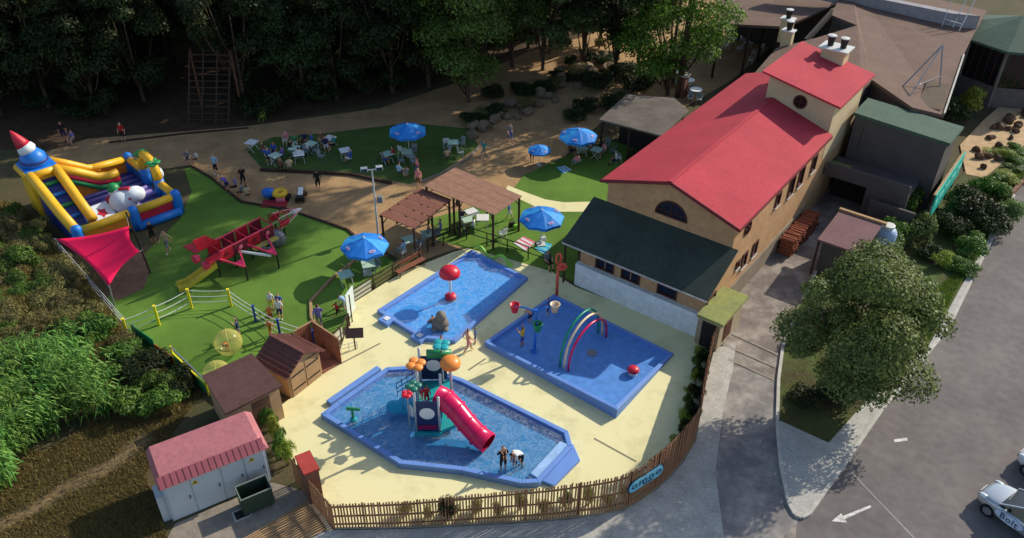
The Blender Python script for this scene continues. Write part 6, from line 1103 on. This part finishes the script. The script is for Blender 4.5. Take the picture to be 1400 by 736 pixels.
    for n in 'lr':           # five unequal, slightly curled fingers on each hand
        w_, h_ = Vector(J[n+'wr']), Vector(J[n+'ha']); dr = (h_-w_).normalized(); sd_ = dr.orthogonal().normalized(); nn = dr.cross(sd_)
        for k, ln in enumerate((.05, .075, .085, .078, .06)):
            st = h_+sd_*((k-2)*.016); dd = dr if k else (dr*.5+sd_*-.9).normalized(); b.tube([st-dr*.01, st+dd*ln*.55, st+dd*ln*.9+nn*ln*.35], .009, 4, rs=[.011, .009, .006])
            b.m[-len(b.f)+len(b.m):] = b.m[-len(b.f)+len(b.m):]
    fw = Vector((0, 1, 0)) if pose != 'bend' else Vector((0, .3, -.95)); b.mi = 0; upv = (Vector(J['top'])-Vector(J['nec'])).normalized(); b.ball(hd+fw*.095-upv*.005, .018, 6, 4); b.mi = 4
    for s in (-1, 1): b.ball(hd+fw*.08+upv*.025+Vector((s*.032, 0, 0)), .011, 6, 4)
    b.mi = 0
    for s in (-1, 1): b.ball(hd+Vector((s*.09, 0, 0)), .022, 6, 4, (.5, 1, 1.4))
    b.mi = 4
    return b.mesh('body', [BK]*5, True)
PM = {p: person_mesh(p) for p in ('stand', 'walk', 'run', 'sit', 'bend', 'hold', 'arms')}
def hair_mesh():
    b = MB(); b.lathe([(.085, -.12), (.105, -.03), (.108, .03), (.085, .09), (.04, .118), (1e-4, .125)], (0, -.02, 0), 12); return b.mesh('hair', BK, True)
CLO = {'white': (214, 216, 214), 'navy': (36, 44, 78), 'black': (28, 26, 28), 'grey': (122, 122, 124), 'blue': (62, 92, 160), 'pale blue': (150, 182, 212), 'red': (176, 38, 44), 'orange': (206, 118, 60), 'pink': (214, 132, 140), 'violet': (122, 112, 168), 'green': (72, 130, 84), 'teal': (40, 140, 140), 'yellow': (208, 176, 60), 'brown': (110, 80, 60), 'beige': (190, 166, 132), 'purple': (110, 86, 160)}
SKN = [mat('skin_a', (204, 150, 118), .6, .05), mat('skin_b', (182, 126, 96), .6, .05), mat('skin_c', (214, 164, 134), .6, .05)]
HAIR = [mat('hair_dark', (36, 26, 22), .7, .1), mat('hair_brown', (74, 50, 36), .7, .1), mat('hair_fair', (164, 128, 82), .7, .1)]
def cloth(n): return mat('cloth_'+n.replace(' ', '_'), CLO[n], .85, .12, 6)
def person(px, py, pose, face, top, bot, where, h=1.7, z=0.0, bare=False, hair=None, zpx=None):
    p = P(px, py, z); phr = {'stand': 'standing', 'walk': 'walking', 'run': 'running', 'sit': 'sitting', 'bend': 'bending forward', 'hold': 'with folded arms', 'arms': 'with an arm raised'}[pose]
    o = bpy.data.objects.new('person', PM[pose]); COL.objects.link(o); o.location = p; o.rotation_euler = (0, 0, R(face)); s_ = h/1.7; o.scale = (s_,)*3
    sk = rnd.choice(SKN); hr = HAIR[hair if hair is not None else rnd.choice((0, 0, 1, 1, 2))]; ms = [sk, sk if bare else cloth(top), cloth(bot), rnd.choice((cloth('white'), cloth('grey'), cloth('black'))) if not bare else sk, hr]
    for i, m in enumerate(ms): o.material_slots[i].link = 'OBJECT'; o.material_slots[i].material = m
    who = 'child' if h < 1.4 else 'person'
    lb_ = f"{who} {phr} in {bot+' swimwear' if bare else top+' top and '+bot+' shorts'} {where}"
    if len(lb_.split()) > 16: lb_ = lb_.replace(f' and {bot} shorts', '')
    tag(o, lb_, 'person', 'visitors'); return o
person(297, 240, 'stand', 160, 'pale blue', 'black', 'on the sand by the dark edging', 1.75, hair=0)
person(258, 224, 'sit', 200, 'grey', 'navy', 'at the grass edge behind the castle', 1.6); person(270, 222, 'sit', 150, 'white', 'black', 'beside a bag behind the castle', 1.2)
person(312, 262, 'bend', 60, 'purple', 'navy', 'on the lawn edge', 1.4); person(324, 262, 'sit', 120, 'violet', 'black', 'on the lawn edging beam', 1.65); person(334, 256, 'stand', 210, 'black', 'black', 'next to the seated lawn group', 1.65); person(333, 270, 'sit', 90, 'grey', 'brown', 'with the lawn edge group', 1.6); person(340, 274, 'sit', 20, 'beige', 'black', 'nearest the rocket', 1.6)
person(436, 262, 'stand', 30, 'black', 'black', 'on the sand path beside the ride-on car', 1.72)
person(211, 333, 'stand', 30, 'black', 'black', 'on the shaded lawn near the castle', 1.6); person(231, 346, 'walk', 160, 'beige', 'grey', 'on the shaded lawn near the castle', 1.7)
person(372, 423, 'stand', 200, 'white', 'yellow', 'behind the rope fence', 1.25); person(371, 441, 'stand', 190, 'orange', 'red', 'at the blue rope posts', 1.2); person(384, 437, 'stand', 170, 'white', 'navy', 'leaning by the blue rope posts', 1.5); person(371, 461, 'walk', 150, 'orange', 'orange', 'inside the rope fence', 1.2); person(384, 428, 'stand', 170, 'blue', 'black', 'behind the rope fence', 1.4)
person(328, 462, 'arms', 90, 'navy', 'grey', 'pushing the bubble ball', 1.3); person(312, 480, 'bend', 180, 'orange', 'brown', 'inside the bubble ball', 1.0)
person(438, 450, 'walk', 10, 'violet', 'grey', 'inside the timber lawn edging', 1.72, hair=1); person(462, 436, 'run', 300, 'red', 'black', 'on the fenced corner of the lawn', 1.2); person(473, 424, 'bend', 60, 'pale blue', 'white', 'by the white banner', 1.2)
person(592, 447, 'sit', 60, 'navy', 'navy', 'in the paddling pool by the grey fountain', 1.1, bare=True); person(604, 484, 'walk', 260, 'green', 'green', 'on the deck between the pools', 1.3, bare=True, hair=1); person(640, 482, 'walk', 290, 'pink', 'pink', 'on the yellow deck', 1.65, bare=True, hair=1)
person(584, 554, 'stand', 0, 'red', 'red', 'on the slide tower platform', 1.25, z=1.27, hair=0); person(577, 547, 'stand', 300, 'purple', 'red', 'on the tower', 1.2, z=1.27)
person(688, 645, 'hold', 20, 'black', 'black', 'in the slide pool by the tube end', 1.65, z=.0, hair=0); person(688, 623, 'sit', 200, 'brown', 'black', 'carried', .8, z=1.25, bare=True); person(704, 639, 'stand', 200, 'navy', 'navy', 'in the slide pool between two adults', 1.0, bare=True); person(713, 638, 'bend', 120, 'white', 'black', 'over a child in the slide pool', 1.6, hair=0)
person(714, 474, 'arms', 60, 'yellow', 'blue', 'on the splash pad under the red bucket', 1.35); person(725, 442, 'bend', 40, 'navy', 'navy', 'on the splash pad behind the bucket tree', 1.2, bare=True); person(749, 432, 'stand', 90, 'blue', 'navy', 'on the splash pad beneath the cream bucket', 1.3)
person(748, 366, 'sit', 210, 'grey', 'black', 'at the railing by the flower shower', 1.7)
for px, py, k_, lb in ((404, 214, 'TAB', 'green table pushed against the terrace hedge group'), (452, 200, 'TB2', 'white table behind the terrace hedge group'), (530, 222, 'TAB', 'green table left of the terrace umbrella')): dup(TAB if k_ == 'TAB' else TB2, P(px, py), rnd.uniform(0, 1.5), lb)
for px, py, pose, fc, a_, b_, w_, h in ((446, 206, 'sit', 200, 'navy', 'white', 'at the white table behind the hedge group', 1.65), (458, 204, 'sit', 120, 'teal', 'black', 'right of the white terrace table', 1.6), (410, 222, 'sit', 30, 'white', 'navy', 'facing the hedge group table', 1.65), (398, 212, 'sit', 300, 'black', 'grey', 'left of the hedge group table', 1.7), (524, 226, 'sit', 300, 'grey', 'blue', 'left of the terrace umbrella', 1.6), (538, 220, 'sit', 90, 'red', 'black', 'between two terrace tables by the umbrella', 1.6), (612, 222, 'sit', 20, 'beige', 'navy', 'at the kerbside terrace table', 1.6), (360, 214, 'sit', 270, 'brown', 'blue', 'at the end of the terrace hedge', 1.7), (696, 300, 'walk', 250, 'blue', 'white', 'on the picnic lawn by the pergola post', 1.3), (650, 470, 'stand', 90, 'blue', 'blue', 'beside the walking woman on the deck', 1.1), (368, 222, 'sit', 200, 'blue', 'navy', 'at the dark end of the terrace table', 1.65), (388, 220, 'sit', 80, 'purple', 'navy', 'on the right of the first terrace table', 1.65), (376, 214, 'sit', 180, 'blue', 'black', 'behind the first terrace table', 1.6), (385, 236, 'sit', 0, 'brown', 'black', 'in front of the first terrace table', 1.6), (397, 236, 'sit', 20, 'beige', 'grey', 'right before the first terrace table', 1.65), (392, 198, 'sit', 180, 'pink', 'white', 'behind the terrace hedge', 1.6), (404, 202, 'sit', 200, 'green', 'white', 'behind the terrace hedge table', 1.65), (418, 200, 'sit', 160, 'navy', 'black', 'at the terrace hedge table corner', 1.7), (428, 202, 'sit', 120, 'blue', 'grey', 'right of the terrace hedge table', 1.7), (422, 212, 'sit', 90, 'white', 'grey', 'nearer side of the terrace hedge table', 1.6), (441, 203, 'stand', 200, 'brown', 'beige', 'behind the terrace hedge table', 1.5), (480, 224, 'sit', 60, 'blue', 'white', 'at the sunlit terrace table', 1.6),
                                (546, 243, 'sit', 330, 'pale blue', 'navy', 'below the umbrella table', 1.6), (556, 246, 'sit', 20, 'grey', 'beige', 'low by the umbrella table', 1.5), (571, 240, 'walk', 90, 'pink', 'purple', 'by the umbrella table', 1.5), (573, 258, 'stand', 150, 'pink', 'brown', 'behind the reed pergola', 1.65), (662, 218, 'run', 120, 'teal', 'grey', 'on the shaded sand path', 1.6), (697, 196, 'walk', 200, 'grey', 'blue', 'up the shaded sand path', 1.7), (727, 222, 'stand', 200, 'white', 'black', 'beside the low blue umbrella', 1.6),
                                (603, 322, 'sit', 100, 'violet', 'grey', 'under the board pergola near the post', 1.7), (586, 330, 'sit', 260, 'grey', 'navy', 'under the board pergola table', 1.7), (553, 350, 'sit', 60, 'pale blue', 'grey', 'under the pergola by the lamp post', 1.6), (788, 230, 'sit', 20, 'pink', 'teal', 'under the bar umbrella in front', 1.6), (778, 214, 'sit', 300, 'brown', 'navy', 'left under the bar umbrella', 1.7), (806, 210, 'sit', 120, 'beige', 'brown', 'right under the bar umbrella', 1.65), (826, 214, 'sit', 120, 'pink', 'grey', 'at the second bar table', 1.6), (842, 226, 'sit', 90, 'white', 'navy', 'at the bar pavilion edge', 1.6), (795, 205, 'sit', 180, 'grey', 'black', 'behind the bar umbrella table', 1.65), (648, 318, 'sit', 90, 'white', 'green', 'at the picnic table under the reed pergola', 1.6), (632, 306, 'sit', 200, 'navy', 'white', 'behind the picnic table under the reed pergola', 1.6),
                                (90, 194, 'stand', 200, 'black', 'navy', 'in the dark forest edge', 1.7), (102, 196, 'sit', 160, 'violet', 'grey', 'on the ground at the forest edge', 1.5), (170, 194, 'stand', 180, 'red', 'black', 'in the dark forest edge', 1.65)): person(px, py, pose, fc, a_, b_, w_, h)
